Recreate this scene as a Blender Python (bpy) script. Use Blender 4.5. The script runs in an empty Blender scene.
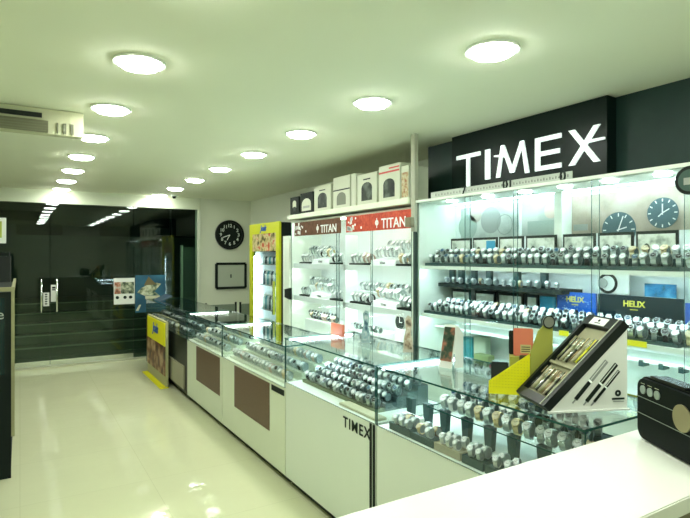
import bpy, bmesh, math, random
from mathutils import Matrix, Vector
random.seed(7)
S = bpy.context.scene
COL = S.collection
PI = math.pi
def R(a): return math.radians(a)

# ------------------------------------------------------------ camera frame
H = 1.6; FX = 536.0; VPX = 20.0; HY = 256.0
YAW = math.atan((345 - VPX) / FX)
sn, cs = math.sin(YAW), math.cos(YAW)
def y_at(u, X):
    "Y of the point seen in image column u on the plane x = X"
    k = (u - 345) / FX
    return X * (cs - sn * k) / (sn + cs * k)

# ------------------------------------------------------------ materials
MATS = {}
def mat(name, col, rough=.5, metal=0, emit=None, es=0, noise=0, nscale=8, spec=None, bump=0, coat=0):
    if name in MATS: return MATS[name]
    m = bpy.data.materials.new(name); m.use_nodes = True
    nt = m.node_tree; b = nt.nodes['Principled BSDF']
    b.inputs['Base Color'].default_value = (*col, 1)
    b.inputs['Roughness'].default_value = rough
    b.inputs['Metallic'].default_value = metal
    if spec is not None: b.inputs['Specular IOR Level'].default_value = spec
    if coat: b.inputs['Coat Weight'].default_value = coat
    if emit:
        b.inputs['Emission Color'].default_value = (*emit, 1)
        b.inputs['Emission Strength'].default_value = es
    if noise or bump:
        tc = nt.nodes.new('ShaderNodeTexCoord')
        n = nt.nodes.new('ShaderNodeTexNoise'); n.inputs['Scale'].default_value = nscale
        n.inputs['Detail'].default_value = 4
        nt.links.new(tc.outputs['Object'], n.inputs['Vector'])
        if noise:
            r = nt.nodes.new('ShaderNodeMixRGB'); r.blend_type = 'MIX'
            r.inputs[1].default_value = (*[c * (1 - noise) for c in col], 1)
            r.inputs[2].default_value = (*[min(1, c * (1 + noise)) for c in col], 1)
            nt.links.new(n.outputs['Fac'], r.inputs[0])
            nt.links.new(r.outputs[0], b.inputs['Base Color'])
        if bump:
            bp = nt.nodes.new('ShaderNodeBump'); bp.inputs['Strength'].default_value = bump
            bp.inputs['Distance'].default_value = .01
            nt.links.new(n.outputs['Fac'], bp.inputs['Height'])
            nt.links.new(bp.outputs[0], b.inputs['Normal'])
    MATS[name] = m
    return m

def glass(name, tint, ior=1.45, rough=.0):
    m = bpy.data.materials.new(name); m.use_nodes = True
    nt = m.node_tree; nt.nodes.clear()
    o = nt.nodes.new('ShaderNodeOutputMaterial'); t = nt.nodes.new('ShaderNodeBsdfTransparent')
    g = nt.nodes.new('ShaderNodeBsdfGlossy'); mx = nt.nodes.new('ShaderNodeMixShader')
    t.inputs[0].default_value = (*tint, 1); g.inputs['Roughness'].default_value = rough
    # Schlick reflectance, the same from both sides of the sheet
    ge = nt.nodes.new('ShaderNodeNewGeometry'); dt = nt.nodes.new('ShaderNodeVectorMath'); dt.operation = 'DOT_PRODUCT'
    nt.links.new(ge.outputs['Incoming'], dt.inputs[0]); nt.links.new(ge.outputs['Normal'], dt.inputs[1])
    def mth(op, a, b=None):
        n = nt.nodes.new('ShaderNodeMath'); n.operation = op
        for i, v in enumerate((a, b)):
            if v is None: continue
            if isinstance(v, (int, float)): n.inputs[i].default_value = v
            else: nt.links.new(v, n.inputs[i])
        return n.outputs[0]
    r0 = ((ior - 1) / (ior + 1)) ** 2
    k = mth('SUBTRACT', 1.0, mth('ABSOLUTE', dt.outputs['Value']))
    fr = mth('ADD', mth('MULTIPLY', mth('POWER', k, 5.0), 1 - r0), r0)
    nt.links.new(fr, mx.inputs[0]); nt.links.new(t.outputs[0], mx.inputs[1]); nt.links.new(g.outputs[0], mx.inputs[2])
    nt.links.new(mx.outputs[0], o.inputs[0])
    MATS[name] = m
    return m

def art(name, cols, scale=6, kind='noise', rough=.4, detail=3):
    "printed picture: a colour ramp over a noise or voronoi pattern"
    m = bpy.data.materials.new(name); m.use_nodes = True
    nt = m.node_tree; b = nt.nodes['Principled BSDF']; b.inputs['Roughness'].default_value = rough
    tc = nt.nodes.new('ShaderNodeTexCoord')
    if kind == 'noise':
        n = nt.nodes.new('ShaderNodeTexNoise'); n.inputs['Detail'].default_value = detail; out = n.outputs['Fac']
    else:
        n = nt.nodes.new('ShaderNodeTexVoronoi'); out = n.outputs['Distance']
    n.inputs['Scale'].default_value = scale
    b.inputs['Specular IOR Level'].default_value = .2; r = nt.nodes.new('ShaderNodeValToRGB'); e = r.color_ramp.elements
    lo, hi = (.35, .65) if kind == 'noise' else (.05, .7)
    while len(e) < len(cols): e.new(.5)
    for i, c in enumerate(cols):
        e[i].position = lo + (hi - lo) * i / (len(cols) - 1); e[i].color = (*c, 1)
    nt.links.new(tc.outputs['Object'], n.inputs['Vector']); nt.links.new(out, r.inputs[0])
    nt.links.new(r.outputs[0], b.inputs['Base Color'])
    MATS[name] = m
    return m

WHITE = mat('white_laminate', (.78, .86, .76), .35, noise=.03, nscale=3)
WHITE2 = mat('warm_white_laminate', (.78, .85, .68), .4, noise=.03, nscale=3)
INNER = mat('cabinet_inner_white', (.84, .92, .90), .5, noise=.02)
CEIL = mat('ceiling_paint', (.84, .87, .68), .85, noise=.03, nscale=1.5)
WALL = mat('wall_paint', (.70, .75, .60), .8, noise=.04, nscale=2)
DARKW = mat('dark_fascia_laminate', (.012, .036, .032), .4, noise=.2, spec=.3)
BLACK = mat('black_plastic', (.009, .014, .012), .3, spec=.25)
MATTE = mat('matte_black', (.010, .018, .014), .6, spec=.2)
GREY = mat('grey_metal', (.35, .38, .34), .35, .6)
CHROME = mat('polished_steel', (.82, .88, .86), .12, 1)
STEEL = mat('brushed_watch_steel', (.52, .60, .59), .28, .9)
GOLD = mat('gold_metal', (.72, .60, .36), .3, .9)
ROSE = mat('rose_metal', (.70, .54, .46), .3, .9)
LEATHK = mat('black_leather', (.012, .014, .014), .45)
LEATHB = mat('brown_leather', (.10, .045, .02), .5)
WSTRAP = mat('white_strap', (.75, .78, .75), .45)
DW = mat('white_dial', (.86, .9, .88), .3)
DK = mat('black_dial', (.015, .02, .022), .15)
DB = mat('blue_dial', (.03, .09, .16), .15)
DC = mat('cream_dial', (.75, .68, .48), .3)
CUSH = mat('pale_cushion', (.34, .40, .39), .8)
CUSHD = mat('grey_cushion', (.10, .15, .14), .8)
TEAL = mat('dark_teal_tray', (.03, .075, .07), .45)
GREENM = mat('olive_green_mat', (.14, .19, .10), .7, noise=.1)
EDGE = mat('glass_edge_green', (.02, .09, .075), .1)
BROWN = mat('brown_laminate_panel', (.12, .062, .034), .4, noise=.3, nscale=60)
BEIGE = mat('beige_laminate', (.38, .37, .26), .5, noise=.06)
YEL = mat('yellow_board', (.90, .86, .005), .45)
YELF = mat('fridge_yellow', (.58, .62, .02), .4)
OLIVE = mat('olive_yellow_board', (.42, .44, .08), .5)
BLUEP = mat('blue_print', (.02, .12, .50), .4)
RED = mat('red_print', (.55, .05, .03), .45)
ORG = mat('orange_red_card', (.66, .18, .10), .5, noise=.1)
PAPER = mat('white_paper', (.82, .86, .80), .6)
INK = mat('dark_ink', (.012, .024, .02), .5, spec=.2)
YINK = mat('yellow_ink', (.75, .7, .1), .4)
WINK = mat('white_lettering', (.88, .92, .90), .4)
LAMP = mat('downlight_diffuser', (1, 1, 1), .4, emit=(.99, 1.0, .94), es=32)
LED = mat('cabinet_led', (1, 1, 1), .4, emit=(.72, .93, 1.0), es=19)
LEDW = mat('warm_cabinet_led', (1, 1, 1), .4, emit=(.95, 1.0, .92), es=19)
PUCK = mat('cabinet_puck_light', (1, 1, 1), .4, emit=(.85, 1, 1), es=12)
GL = glass('clear_glass', (.965, .985, .985))
GLF = glass('shopfront_glass', (.80, .90, .84), 1.5)
GLT = glass('counter_top_glass', (.94, .98, .975), 1.6)

# ------------------------------------------------------------ mesh helpers
class MB:
    def __init__(s): s.bm = bmesh.new(); s.mats = []
    def _mi(s, m):
        if m not in s.mats: s.mats.append(m)
        return s.mats.index(m)
    def box(s, x0, x1, y0, y1, z0, z1, m, M=None, bev=0):
        vs = [(x, y, z) for x in (x0, x1) for y in (y0, y1) for z in (z0, z1)]
        vs = [s.bm.verts.new(M @ Vector(v) if M else v) for v in vs]
        i = s._mi(m); fs = []
        for q in ((0, 1, 3, 2), (4, 6, 7, 5), (0, 4, 5, 1), (2, 3, 7, 6), (0, 2, 6, 4), (1, 5, 7, 3)):
            f = s.bm.faces.new([vs[k] for k in q]); f.material_index = i; fs.append(f)
        if bev:
            es = list({e for f in fs for e in f.edges})
            r = bmesh.ops.bevel(s.bm, geom=es, offset=bev, segments=2, affect='EDGES', clamp_overlap=True)
            for f in r['faces']: f.material_index = i
        return s
    def pane(s, x0, x1, y0, y1, z0, z1, g, e):
        "glass sheet: the two large faces are clear, the thin edge faces show the green edge"
        d = [x1 - x0, y1 - y0, z1 - z0]; ax = d.index(min(d))
        n0 = len(s.bm.faces); s.box(x0, x1, y0, y1, z0, z1, g)
        s.bm.faces.ensure_lookup_table(); ie = s._mi(e)
        for f in s.bm.faces[n0:]:
            f.normal_update()
            if abs(f.normal[ax]) < .5: f.material_index = ie
        return s
    def prism(s, pts, a, b, m, axis='x', M=None):
        def P(p, q):
            v = {'x': (q, p[0], p[1]), 'y': (p[0], q, p[1]), 'z': (p[0], p[1], q)}[axis]
            return M @ Vector(v) if M else v
        A = [s.bm.verts.new(P(p, a)) for p in pts]; B = [s.bm.verts.new(P(p, b)) for p in pts]
        i = s._mi(m); n = len(pts)
        fs = [s.bm.faces.new(A), s.bm.faces.new(B[::-1])]
        for k in range(n): fs.append(s.bm.faces.new([A[k], B[k], B[(k + 1) % n], A[(k + 1) % n]]))
        for f in fs: f.material_index = i
        return s
    def cyl(s, c, r, h, m, axis='z', seg=20, r2=None, M=None, sx=1):
        "cylinder/cone centred at c"
        r2 = r if r2 is None else r2
        T = {'z': Matrix(), 'x': Matrix.Rotation(PI / 2, 4, 'Y'), 'y': Matrix.Rotation(-PI / 2, 4, 'X')}[axis]
        T = Matrix.Translation(c) @ T
        if M: T = M @ T
        A = [s.bm.verts.new(T @ Vector((r * sx * math.cos(2 * PI * k / seg), r * math.sin(2 * PI * k / seg), -h / 2))) for k in range(seg)]
        B = [s.bm.verts.new(T @ Vector((r2 * sx * math.cos(2 * PI * k / seg), r2 * math.sin(2 * PI * k / seg), h / 2))) for k in range(seg)]
        i = s._mi(m); fs = [s.bm.faces.new(A[::-1]), s.bm.faces.new(B)]
        for k in range(seg):
            f = s.bm.faces.new([A[k], A[(k + 1) % seg], B[(k + 1) % seg], B[k]]); f.smooth = True; fs.append(f)
        for f in fs: f.material_index = i
        return s
    def ring(s, c, r0, r1, h, m, axis='z', seg=28, M=None):
        T = {'z': Matrix(), 'x': Matrix.Rotation(PI / 2, 4, 'Y'), 'y': Matrix.Rotation(-PI / 2, 4, 'X')}[axis]
        T = Matrix.Translation(c) @ T
        if M: T = M @ T
        prof = [(r0, -h / 2), (r1, -h / 2), (r1, h / 2), (r0, h / 2)]
        V = [[s.bm.verts.new(T @ Vector((p[0] * math.cos(2 * PI * k / seg), p[0] * math.sin(2 * PI * k / seg), p[1]))) for p in prof] for k in range(seg)]
        i = s._mi(m)
        for k in range(seg):
            for j in range(4):
                f = s.bm.faces.new([V[k][j], V[(k + 1) % seg][j], V[(k + 1) % seg][(j + 1) % 4], V[k][(j + 1) % 4]]); f.material_index = i
        return s
    def mesh(s, name):
        bmesh.ops.recalc_face_normals(s.bm, faces=s.bm.faces[:])
        me = bpy.data.meshes.new(name); s.bm.to_mesh(me); s.bm.free()
        for m in s.mats: me.materials.append(m)
        return me
    def build(s, name, parent=None, label=None):
        o = bpy.data.objects.new(name, s.mesh(name)); COL.objects.link(o)
        if parent:
            o.parent = parent; o.matrix_parent_inverse = Matrix()
            o.location = -parent.location if not parent.get('_local') else (0, 0, 0)
        if label: o['label'] = label
        return o

def tag(o, label, cat, group=None, kind=None):
    if label: o['label'] = label
    if cat: o['category'] = cat
    if group: o['group'] = group
    if kind: o['kind'] = kind
    return o
def thing(name, label, cat, loc=(0, 0, 0), group=None):
    "Empty at a thing's base; parts are modelled in room coordinates and shifted under it"
    o = bpy.data.objects.new(name, None); COL.objects.link(o); o.location = loc
    o.empty_display_size = .05
    return tag(o, label, cat, group)
def sub(mb, name, parentpart, label=None):
    "a sub-part: its parent part already carries the shift"
    o = bpy.data.objects.new(name, mb.mesh(name)); COL.objects.link(o); o.parent = parentpart
    if label: o['label'] = label
    return o
def struct(name, mb):
    o = mb.build(name); o['kind'] = 'structure'; return o
def bx(*a, **k): return MB().box(*a, **k)

FONTM = {}
def text_mb(txt, size, depth, m, M, align='CENTER', shear=0, bold=0, spacing=1):
    c = bpy.data.curves.new('lettering', 'FONT'); c.body = txt; c.size = size; c.extrude = depth / 2
    c.align_x = align; c.align_y = 'CENTER'; c.shear = shear; c.offset = bold; c.space_character = spacing; c.resolution_u = 3
    o = bpy.data.objects.new('lettering', c); COL.objects.link(o)
    bpy.context.view_layer.update()
    me = bpy.data.meshes.new_from_object(o.evaluated_get(bpy.context.evaluated_depsgraph_get()))
    bpy.data.objects.remove(o); bpy.data.curves.remove(c)
    b = MB(); b.bm.from_mesh(me); bpy.data.meshes.remove(me)
    bmesh.ops.transform(b.bm, matrix=M, verts=b.bm.verts[:]); b._mi(m)
    for f in b.bm.faces: f.material_index = 0
    return b
# text facing -x (read from the aisle): local x -> -Y world, local y -> Z, normal -> -X
def face_aisle(x, y, z): return Matrix(((0, 0, -1, x), (-1, 0, 0, y), (0, 1, 0, z), (0, 0, 0, 1)))
# text facing -y: local x -> +X
def face_back(x, y, z): return Matrix(((1, 0, 0, x), (0, 0, -1, y), (0, 1, 0, z), (0, 0, 0, 1)))
# text facing +x (left wall goods)

# ============================================================ ROOM
XL, XR, YB, YF, ZC = -1.25, 3.42, -1.3, 8.8, 2.55
def floor_mat():
    m = mat('polished_cream_floor', (.68, .71, .46), .04, spec=.35, noise=.04, nscale=2.5)
    nt = m.node_tree; b = nt.nodes['Principled BSDF']
    tc = nt.nodes.new('ShaderNodeTexCoord')
    br = nt.nodes.new('ShaderNodeTexBrick'); br.offset = 0; br.inputs['Scale'].default_value = 1
    br.inputs['Brick Width'].default_value = .8; br.inputs['Row Height'].default_value = .8
    br.inputs['Mortar Size'].default_value = .002
    br.inputs['Color1'].default_value = (1, 1, 1, 1); br.inputs['Color2'].default_value = (.985, .985, .975, 1)
    br.inputs['Mortar'].default_value = (.86, .86, .82, 1)
    nt.links.new(tc.outputs['Object'], br.inputs['Vector'])
    mx = nt.nodes.new('ShaderNodeMixRGB'); mx.blend_type = 'MULTIPLY'; mx.inputs[0].default_value = 1
    src = b.inputs['Base Color'].links[0].from_socket
    nt.links.new(src, mx.inputs[1]); nt.links.new(br.outputs['Color'], mx.inputs[2]); nt.links.new(mx.outputs[0], b.inputs['Base Color'])
    n = nt.nodes.new('ShaderNodeTexNoise'); n.inputs['Scale'].default_value = 9; n.inputs['Detail'].default_value = 2
    nt.links.new(tc.outputs['Object'], n.inputs['Vector'])
    bp = nt.nodes.new('ShaderNodeBump'); bp.inputs['Strength'].default_value = .10; bp.inputs['Distance'].default_value = .01
    nt.links.new(n.outputs['Fac'], bp.inputs['Height']); nt.links.new(bp.outputs[0], b.inputs['Normal'])
    return m
struct('floor', bx(XL - .1, XR + .1, YB - .1, YF + .05, -.08, 0, floor_mat()))
struct('ceiling', bx(XL - .1, XR + .1, YB - .1, YF + .1, ZC, ZC + .08, CEIL))
struct('wall_right', bx(XR, XR + .1, YB - .1, YF + .1, 0, ZC, WALL))
struct('wall_left', bx(XL - .1, XL, YB - .1, YF + .1, 0, ZC, WALL))
struct('wall_rear', bx(XL, XR, YB - .1, YB, 0, ZC, WALL))
GX = 2.49                      # right end of the shopfront glass
struct('wall_front', bx(GX + .05, XR, YF, YF + .1, 0, ZC, WALL))
struct('trim_1', bx(XL, GX + .05, YF - .02, YF + .1, 2.36, ZC, mat('header_gloss', (.60, .66, .50), .12)))
struct('trim_2', bx(GX, GX + .05, YF - .03, YF + .1, 0, 2.36, mat('white_frame', (.66, .72, .58), .35)))
struct('trim_3', bx(XL, GX, YF - .04, YF + .06, 0, .025, mat('door_sill', (.55, .58, .42), .35)))
struct('trim_4', bx(3.05, XR, -.9, y_at(417, 2.95) - .03, 2.035, ZC, DARKW))
# shopfront: fixed panes and a pair of glass door leaves
w = bpy.data.objects.new('window_1', None)
def window(name, x0, x1):
    o = MB().pane(x0, x1, YF, YF + .012, .03, 2.355, GLF, EDGE).build(name); o['kind'] = 'structure'; return o
bpy.data.objects.remove(w)
window('window_1', 1.51, GX - .003); window('window_3', XL + .01, -.66)
for i, (a, b, hx) in enumerate(((-.655, .365, .26), (.375, 1.50, .455))):
    d = window('door_%d' % (i + 1), a, b)
    hb = MB(); hb.cyl((hx, YF - .05, 1.03), .014, .47, CHROME, 'z', 12)
    for z in (.86, 1.20): hb.cyl((hx, YF - .022, z), .008, .05, CHROME, 'y', 8)
    h = hb.build('handle', d); h.parent = d; h.location = (0, 0, 0)
    pt = MB().box(a, b, YF - .005, YF + .017, .03, .10, CHROME).build('patch_rail'); pt.parent = d

# notices and posters on the shopfront glass (inside face)
def panel_front(name, x0, x1, z0, z1, m, label, cat, marks=None):
    o = thing(name, label, cat, ((x0 + x1) / 2, YF - .006, z0))
    MB().box(x0, x1, YF - .006, YF - .002, z0, z1, m).build('sheet', o)
    if marks:
        b = MB(); marks(b); b.build('print', o)
    return o
def mk1(b):
    for k in range(5): b.box(.305, .335, YF - .0075, YF - .0062, .905 + k * .034, .922 + k * .034, INK)
panel_front('notice', .285, .36, .88, 1.075, PAPER, 'lower pale notice strip with stacked dark characters beside the left door handle', 'notice', mk1)
def mk2(b):
    b.box(.395, .437, YF - .0075, YF - .0062, 1.13, 1.155, INK); b.box(.395, .437, YF - .0075, YF - .0062, 1.105, 1.12, INK)
panel_front('notice', .38, .452, .94, 1.185, PAPER, 'upper white notice strip with two dark bars near the right door handle', 'notice', mk2)
def mk3(b):
    b.box(1.228, 1.318, YF - .0075, YF - .0062, 1.02, 1.20, art('poster_red', [(.05, .06, .04), (.5, .2, .12), (.6, .6, .5)], 14))
    b.box(1.322, 1.512, YF - .0075, YF - .0062, 1.02, 1.20, art('poster_crowd', [(.02, .04, .03), (.25, .3, .2), (.55, .58, .42)], 22))
    for x in (1.27, 1.38, 1.46): b.cyl((x, YF - .0068, .965), .025, .0012, INK, 'y', 12)
panel_front('poster', 1.22, 1.52, .86, 1.262, PAPER, 'white poster with small photos and three dark ovals on the shopfront glass', 'poster', mk3)
def mk4(b):
    X = -.185
    b.prism([(1.80 + X, 1.10), (1.98 + X, 1.19), (2.10 + X, 1.16), (2.0 + X, 1.04), (2.07 + X, .98), (1.85 + X, .98), (1.74 + X, 1.03)], YF - .0075, YF - .0062,
            art('poster_dive', [(.05, .10, .08), (.35, .4, .24), (.65, .68, .5)], 16), 'y')
    b.prism([(1.84 + X, 1.14), (1.91 + X, 1.28), (2.03 + X, 1.15)], YF - .0079, YF - .0076, mat('poster_brown', (.16, .13, .05), .5), 'y')
    b.prism([(1.72 + X, .75), (1.76 + X, .75), (1.80 + X, .84), (1.77 + X, .84)], YF - .0079, YF - .0076, mat('poster_cream', (.6, .6, .42), .5), 'y')
    b.box(1.86 + X, 2.08 + X, YF - .0079, YF - .0076, .93, .975, mat('poster_cream', (.6, .6, .42), .5))
panel_front('poster', 1.53, 1.985, .72, 1.30, art('poster_blue', [(.03, .10, .16), (.05, .20, .30)], 3), 'large blue poster with cream and brown artwork on the shopfront glass', 'poster', mk4)

# ------------------------------------------------------------ outside, at night
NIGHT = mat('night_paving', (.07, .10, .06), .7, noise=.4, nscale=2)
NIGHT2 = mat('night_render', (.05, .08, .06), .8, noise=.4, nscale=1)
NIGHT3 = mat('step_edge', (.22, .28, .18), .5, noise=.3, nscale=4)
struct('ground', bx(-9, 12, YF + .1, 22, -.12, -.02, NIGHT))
st = MB()
for k in range(5):
    st.box(-3.5, 3.9, 9.9 + .36 * k, 13.2, -.02 + .15 * k, .13 + .15 * k - .012, NIGHT)
    st.box(-3.5, 3.9, 9.885 + .36 * k, 9.93 + .36 * k, .13 + .15 * k - .014, .13 + .15 * k + .004, NIGHT3)
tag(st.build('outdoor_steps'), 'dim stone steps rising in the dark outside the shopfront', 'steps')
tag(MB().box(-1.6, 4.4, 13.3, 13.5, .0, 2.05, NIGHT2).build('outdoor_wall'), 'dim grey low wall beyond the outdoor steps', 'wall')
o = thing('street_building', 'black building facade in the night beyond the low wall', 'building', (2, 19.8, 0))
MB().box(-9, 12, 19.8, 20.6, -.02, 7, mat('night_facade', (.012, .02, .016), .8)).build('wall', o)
for k in range(7): MB().box(-6 + 2.4 * k, -4.9 + 2.4 * k, 19.76, 19.795, 1.2, 2.6, mat('night_shutter', (.03, .045, .04), .5)).build('shutter', o)
SL = mat('street_lamp_glow', (1, 1, 1), .4, emit=(.9, 1, .8), es=14)
for (x, z, lb) in ((1.3, 1.5, 'small bright lamp in the dark street above the low wall'), (3.4, 3.0, 'small faint lamp higher in the dark street')):
    o = thing('street_lamp', lb, 'lamp', (x, 14.5, -.02))
    MB().cyl((x, 14.5, z / 2 - .03), .03, z - .05, BLACK, 'z', 10).build('pole', o)
    MB().cyl((x, 14.5, z), .05, .08, SL, 'z', 12).build('lamp_head', o)
o = thing('roller_gate', 'tall dark gate leaf with a pale edge outside the right end of the glass', 'gate', (2.55, 9.2, -.02))
MB().box(2.36, 2.72, 9.2, 9.24, .0, 1.75, NIGHT2).build('gate_leaf', o)
MB().box(2.33, 2.36, 9.18, 9.26, -.02, 1.78, mat('gate_edge', (.35, .42, .33), .4)).build('gate_frame', o)

# ============================================================ CEILING
POS = []
for k in range(-2, 8):
    POS.append((1.855, 1.755 + .98 * k, 'right')); POS.append((.50, 1.80 + .962 * k, 'left'))
proto = None
ORD = 'zeroth first second third fourth fifth sixth seventh eighth ninth tenth eleventh twelfth thirteenth fourteenth fifteenth sixteenth seventeenth eighteenth nineteenth twentieth'.split()
for i in range(1, 10): ORD.append('twenty-' + ORD[i])
ORD.append('thirtieth')
for i in range(1, 10): ORD.append('thirty-' + ORD[i])
ORD.append('fortieth')
for (x, y, row) in sorted(POS, key=lambda p: (p[2], p[1])):
    if y < YB + .2 or y > YF - .05: continue
    vis = [p for p in sorted(POS, key=lambda q: q[1]) if p[2] == row and p[1] > (1.2 if row == 'right' else 2.2)]
    if (x, y, row) in vis:
        n = vis.index((x, y, row))
        lb = 'round white ceiling downlight, %s from the camera in the %s row' % ('nearest' if n == 0 else ORD[n + 1], row)
    else:
        lb = 'ceiling downlight %s the camera, outside the photo, %s row' % ('behind' if y < 0 else 'just above' if y < 1 else 'just ahead of', row)
    o = thing('ceiling_light', lb, 'ceiling light', (0, 0, 0), 'round ceiling downlights in two rows')
    if proto is None:
        fr = MB().ring((0, 0, -.006), .108, .122, .012, WHITE).mesh('frame')
        df = MB().cyl((0, 0, -.0145), .086, .027, LAMP, 'z', 32, r2=.108).mesh('diffuser')
        proto = (fr, df)
    for nm, me in zip(('frame', 'diffuser'), proto):
        c = bpy.data.objects.new(nm, me); COL.objects.link(c); c.parent = o
    o.location = (x, y, ZC - .0005)
# security camera dot
o = thing('security_camera', 'tiny dark dome camera on the ceiling near the shopfront', 'camera', (2.05, 8.5, ZC))
MB().cyl((2.05, 8.5, ZC - .012), .05, .024, WHITE).build('base', o)
MB().cyl((2.05, 8.5, ZC - .04), .02, .035, BLACK, 'z', 16, r2=.034).build('lens', o)
# ceiling suspended air conditioner
ACM = mat('aircon_cream', (.44, .46, .29), .5); ACG = mat('aircon_grille', (.15, .16, .09), .6)
o = thing('air_conditioner', 'cream ceiling-hung air conditioner with a dark slot and grey grille', 'air conditioner', (-.3, 4.0, ZC))
MB().prism([(3.94, ZC - .004), (3.94, ZC - .165), (3.955, ZC - .175), (4.60, ZC - .05), (4.60, ZC - .004)], -.95, .36, ACM, 'x').build('housing', o)
b = MB(); b.box(-.9, .12, 3.93, 3.939, ZC - .066, ZC - .036, BLACK); b.box(-.9, .13, 3.926, 3.93, ZC - .078, ZC - .072, ACM); b.build('air_outlet', o)
b = MB(); b.box(-.9, .155, 3.93, 3.939, ZC - .157, ZC - .082, ACG)
for k in range(4): b.box(-.9, .155, 3.926, 3.93, ZC - .152 + k * .017, ZC - .148 + k * .017, mat('aircon_slat', (.18, .19, .11), .6))
b.build('intake_grille', o)
for x, w_ in ((.205, .006), (.24, .018), (.285, .016)): MB().box(x, x + w_, 3.93, 3.939, ZC - .155, ZC - .088, mat('aircon_vent', (.12, .13, .08), .6)).build('vent', o)

# ============================================================ WATCHES
def strap_mesh(m, closed=True):
    b = MB(); metal = m in (STEEL, GOLD, ROSE); n = 32 if metal else 18; i = b._mi(m); prev = None
    for k in range(n + 1):
        a = R(-90 + 360 * k / n) if closed else R(-60 + 300 * k / n)
        ry, rz = .0235, .027
        wd = .0105 if m in (STEEL, GOLD, ROSE) else .0095
        row = []
        for t in (0, .0031 if (metal and k % 2) else .0018):
            for sx in (-1, 1):
                row.append(b.bm.verts.new((sx * wd * (1 if k % 2 or not metal else .93), -math.cos(a) * (ry + t), .0295 + math.sin(a) * (rz + t))))
        if prev:
            for q in ((0, 1), (1, 3), (3, 2), (2, 0)):
                f = b.bm.faces.new([prev[q[0]], prev[q[1]], row[q[1]], row[q[0]]]); f.material_index = i
        prev = row
    return b.mesh('strap')
TILT = R(38)
def case_frame(r):      # case sits on the upper front of the loop, facing -y and up
    c = Vector((0, -.0245 * math.cos(TILT) - .002, .0295 + .028 * math.sin(TILT) + .001))
    return Matrix.Translation(c) @ Matrix.Rotation(PI / 2 - TILT, 4, 'X')
def case_mesh(m, r):
    b = MB(); M = case_frame(r)
    b.cyl((0, 0, .003), r, .008, m, 'z', 20, r2=r * .93, M=M)
    for sx in (-1, 1):
        for sy in (-1, 1): b.box(sx * r * .35, sx * r * .6, sy * r * .75, sy * r * 1.18, -.001, .003, m, M=M)
    b.cyl((r + .0015, 0, .003), .002, .003, m, 'x', 8, M=M)
    return b.mesh('case')
def dial_mesh(m, ink, r):
    b = MB(); M = case_frame(r)
    b.cyl((0, 0, .0073), r * .82, .0008, m, 'z', 20, M=M)
    for k in range(12):
        T = M @ Matrix.Rotation(k * PI / 6, 4, 'Z'); b.box(-.0005, .0005, r * .6, r * .75, .0078, .0081, ink, M=T)
    return b.mesh('dial')
def hands_mesh(ink, r):
    b = MB(); M = case_frame(r)
    for a, L in ((R(60), r * .45), (R(-60), r * .65)):
        T = M @ Matrix.Rotation(a, 4, 'Z'); b.box(-.0006, .0006, -.001, L, .0082, .0086, ink, M=T)
    return b.mesh('hands')
def cushion_mesh(m): return MB().cyl((0, 0, .0295), .0225, .017, m, 'x', 14).mesh('cushion')
VAR = {
 'steel watch with white dial': (STEEL, STEEL, DW, INK, .0155), 'steel watch with black dial': (STEEL, STEEL, DK, WINK, .015),
 'steel watch with blue dial': (STEEL, STEEL, DB, WINK, .015), 'gold watch with cream dial': (GOLD, GOLD, DC, INK, .015),
 'black-strap watch with white dial': (LEATHK, STEEL, DW, INK, .015), 'black-strap watch with black dial': (LEATHK, STEEL, DK, WINK, .017),
 'brown-strap watch with cream dial': (LEATHB, GOLD, DC, INK, .016), 'rose watch with white dial': (ROSE, ROSE, DW, INK, .016),
 'white-strap watch with white dial': (WSTRAP, STEEL, DW, INK, .015)}
VM = {}
for k, (a, c, d, i, r) in VAR.items():
    VM[k] = {'strap': strap_mesh(a), 'open': strap_mesh(a, False), 'case': case_mesh(c, r), 'dial': dial_mesh(d, i, r), 'hands': hands_mesh(i, r)}
CM = {'pale': cushion_mesh(CUSH), 'grey': cushion_mesh(CUSHD)}
WATCH = []
MIXA = ['steel watch with white dial'] * 6 + ['steel watch with black dial'] * 3 + ['steel watch with blue dial'] + ['gold watch with cream dial'] + ['black-strap watch with white dial'] * 2 + ['black-strap watch with black dial']
MIXT = ['steel watch with white dial'] * 7 + ['steel watch with black dial'] * 3 + ['white-strap watch with white dial'] * 2 + ['gold watch with cream dial'] + ['rose watch with white dial'] + ['black-strap watch with white dial']
MIXC = ['steel watch with black dial'] * 4 + ['steel watch with white dial'] * 5 + ['steel watch with blue dial'] * 2 + ['black-strap watch with white dial'] * 2
MIXW = ['white-strap watch with white dial'] * 3 + ['steel watch with white dial'] * 4 + ['gold watch with cream dial'] + ['brown-strap watch with cream dial']
def row(x, y0, y1, z, pitch, mix, cushion, desc, group, tilt=0, jit=.25, skip=0, sc=1):
    "a row along Y, numbered from the far (left) end"
    n = max(1, int(abs(y1 - y0) / pitch)); c = 0
    for k in range(n):
        if random.random() < skip: continue
        c += 1
        y = y0 + (y1 - y0) * (k + .5) / n
        WATCH.append((x + random.uniform(-.004, .004), y, z, R(-76 if cushion else -98) + random.uniform(-jit, jit), random.choice(mix), cushion,
                      desc, c, group, tilt, sc * random.uniform(.94, 1.06)))
def tray(name, x0, x1, y0, y1, z0, z1, m, label, group=None, lip=.004):
    b = MB(); b.box(x0, x1, y0, y1, z0, z1 - lip, m)
    t = .003
    b.box(x0, x0 + t, y0, y1, z1 - lip, z1, m); b.box(x1 - t, x1, y0, y1, z1 - lip, z1, m)
    b.box(x0 + t, x1 - t, y0, y0 + t, z1 - lip, z1, m); b.box(x0 + t, x1 - t, y1 - t, y1, z1 - lip, z1, m)
    return tag(b.build(name), label, 'tray', group)
LIP = .0042

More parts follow.
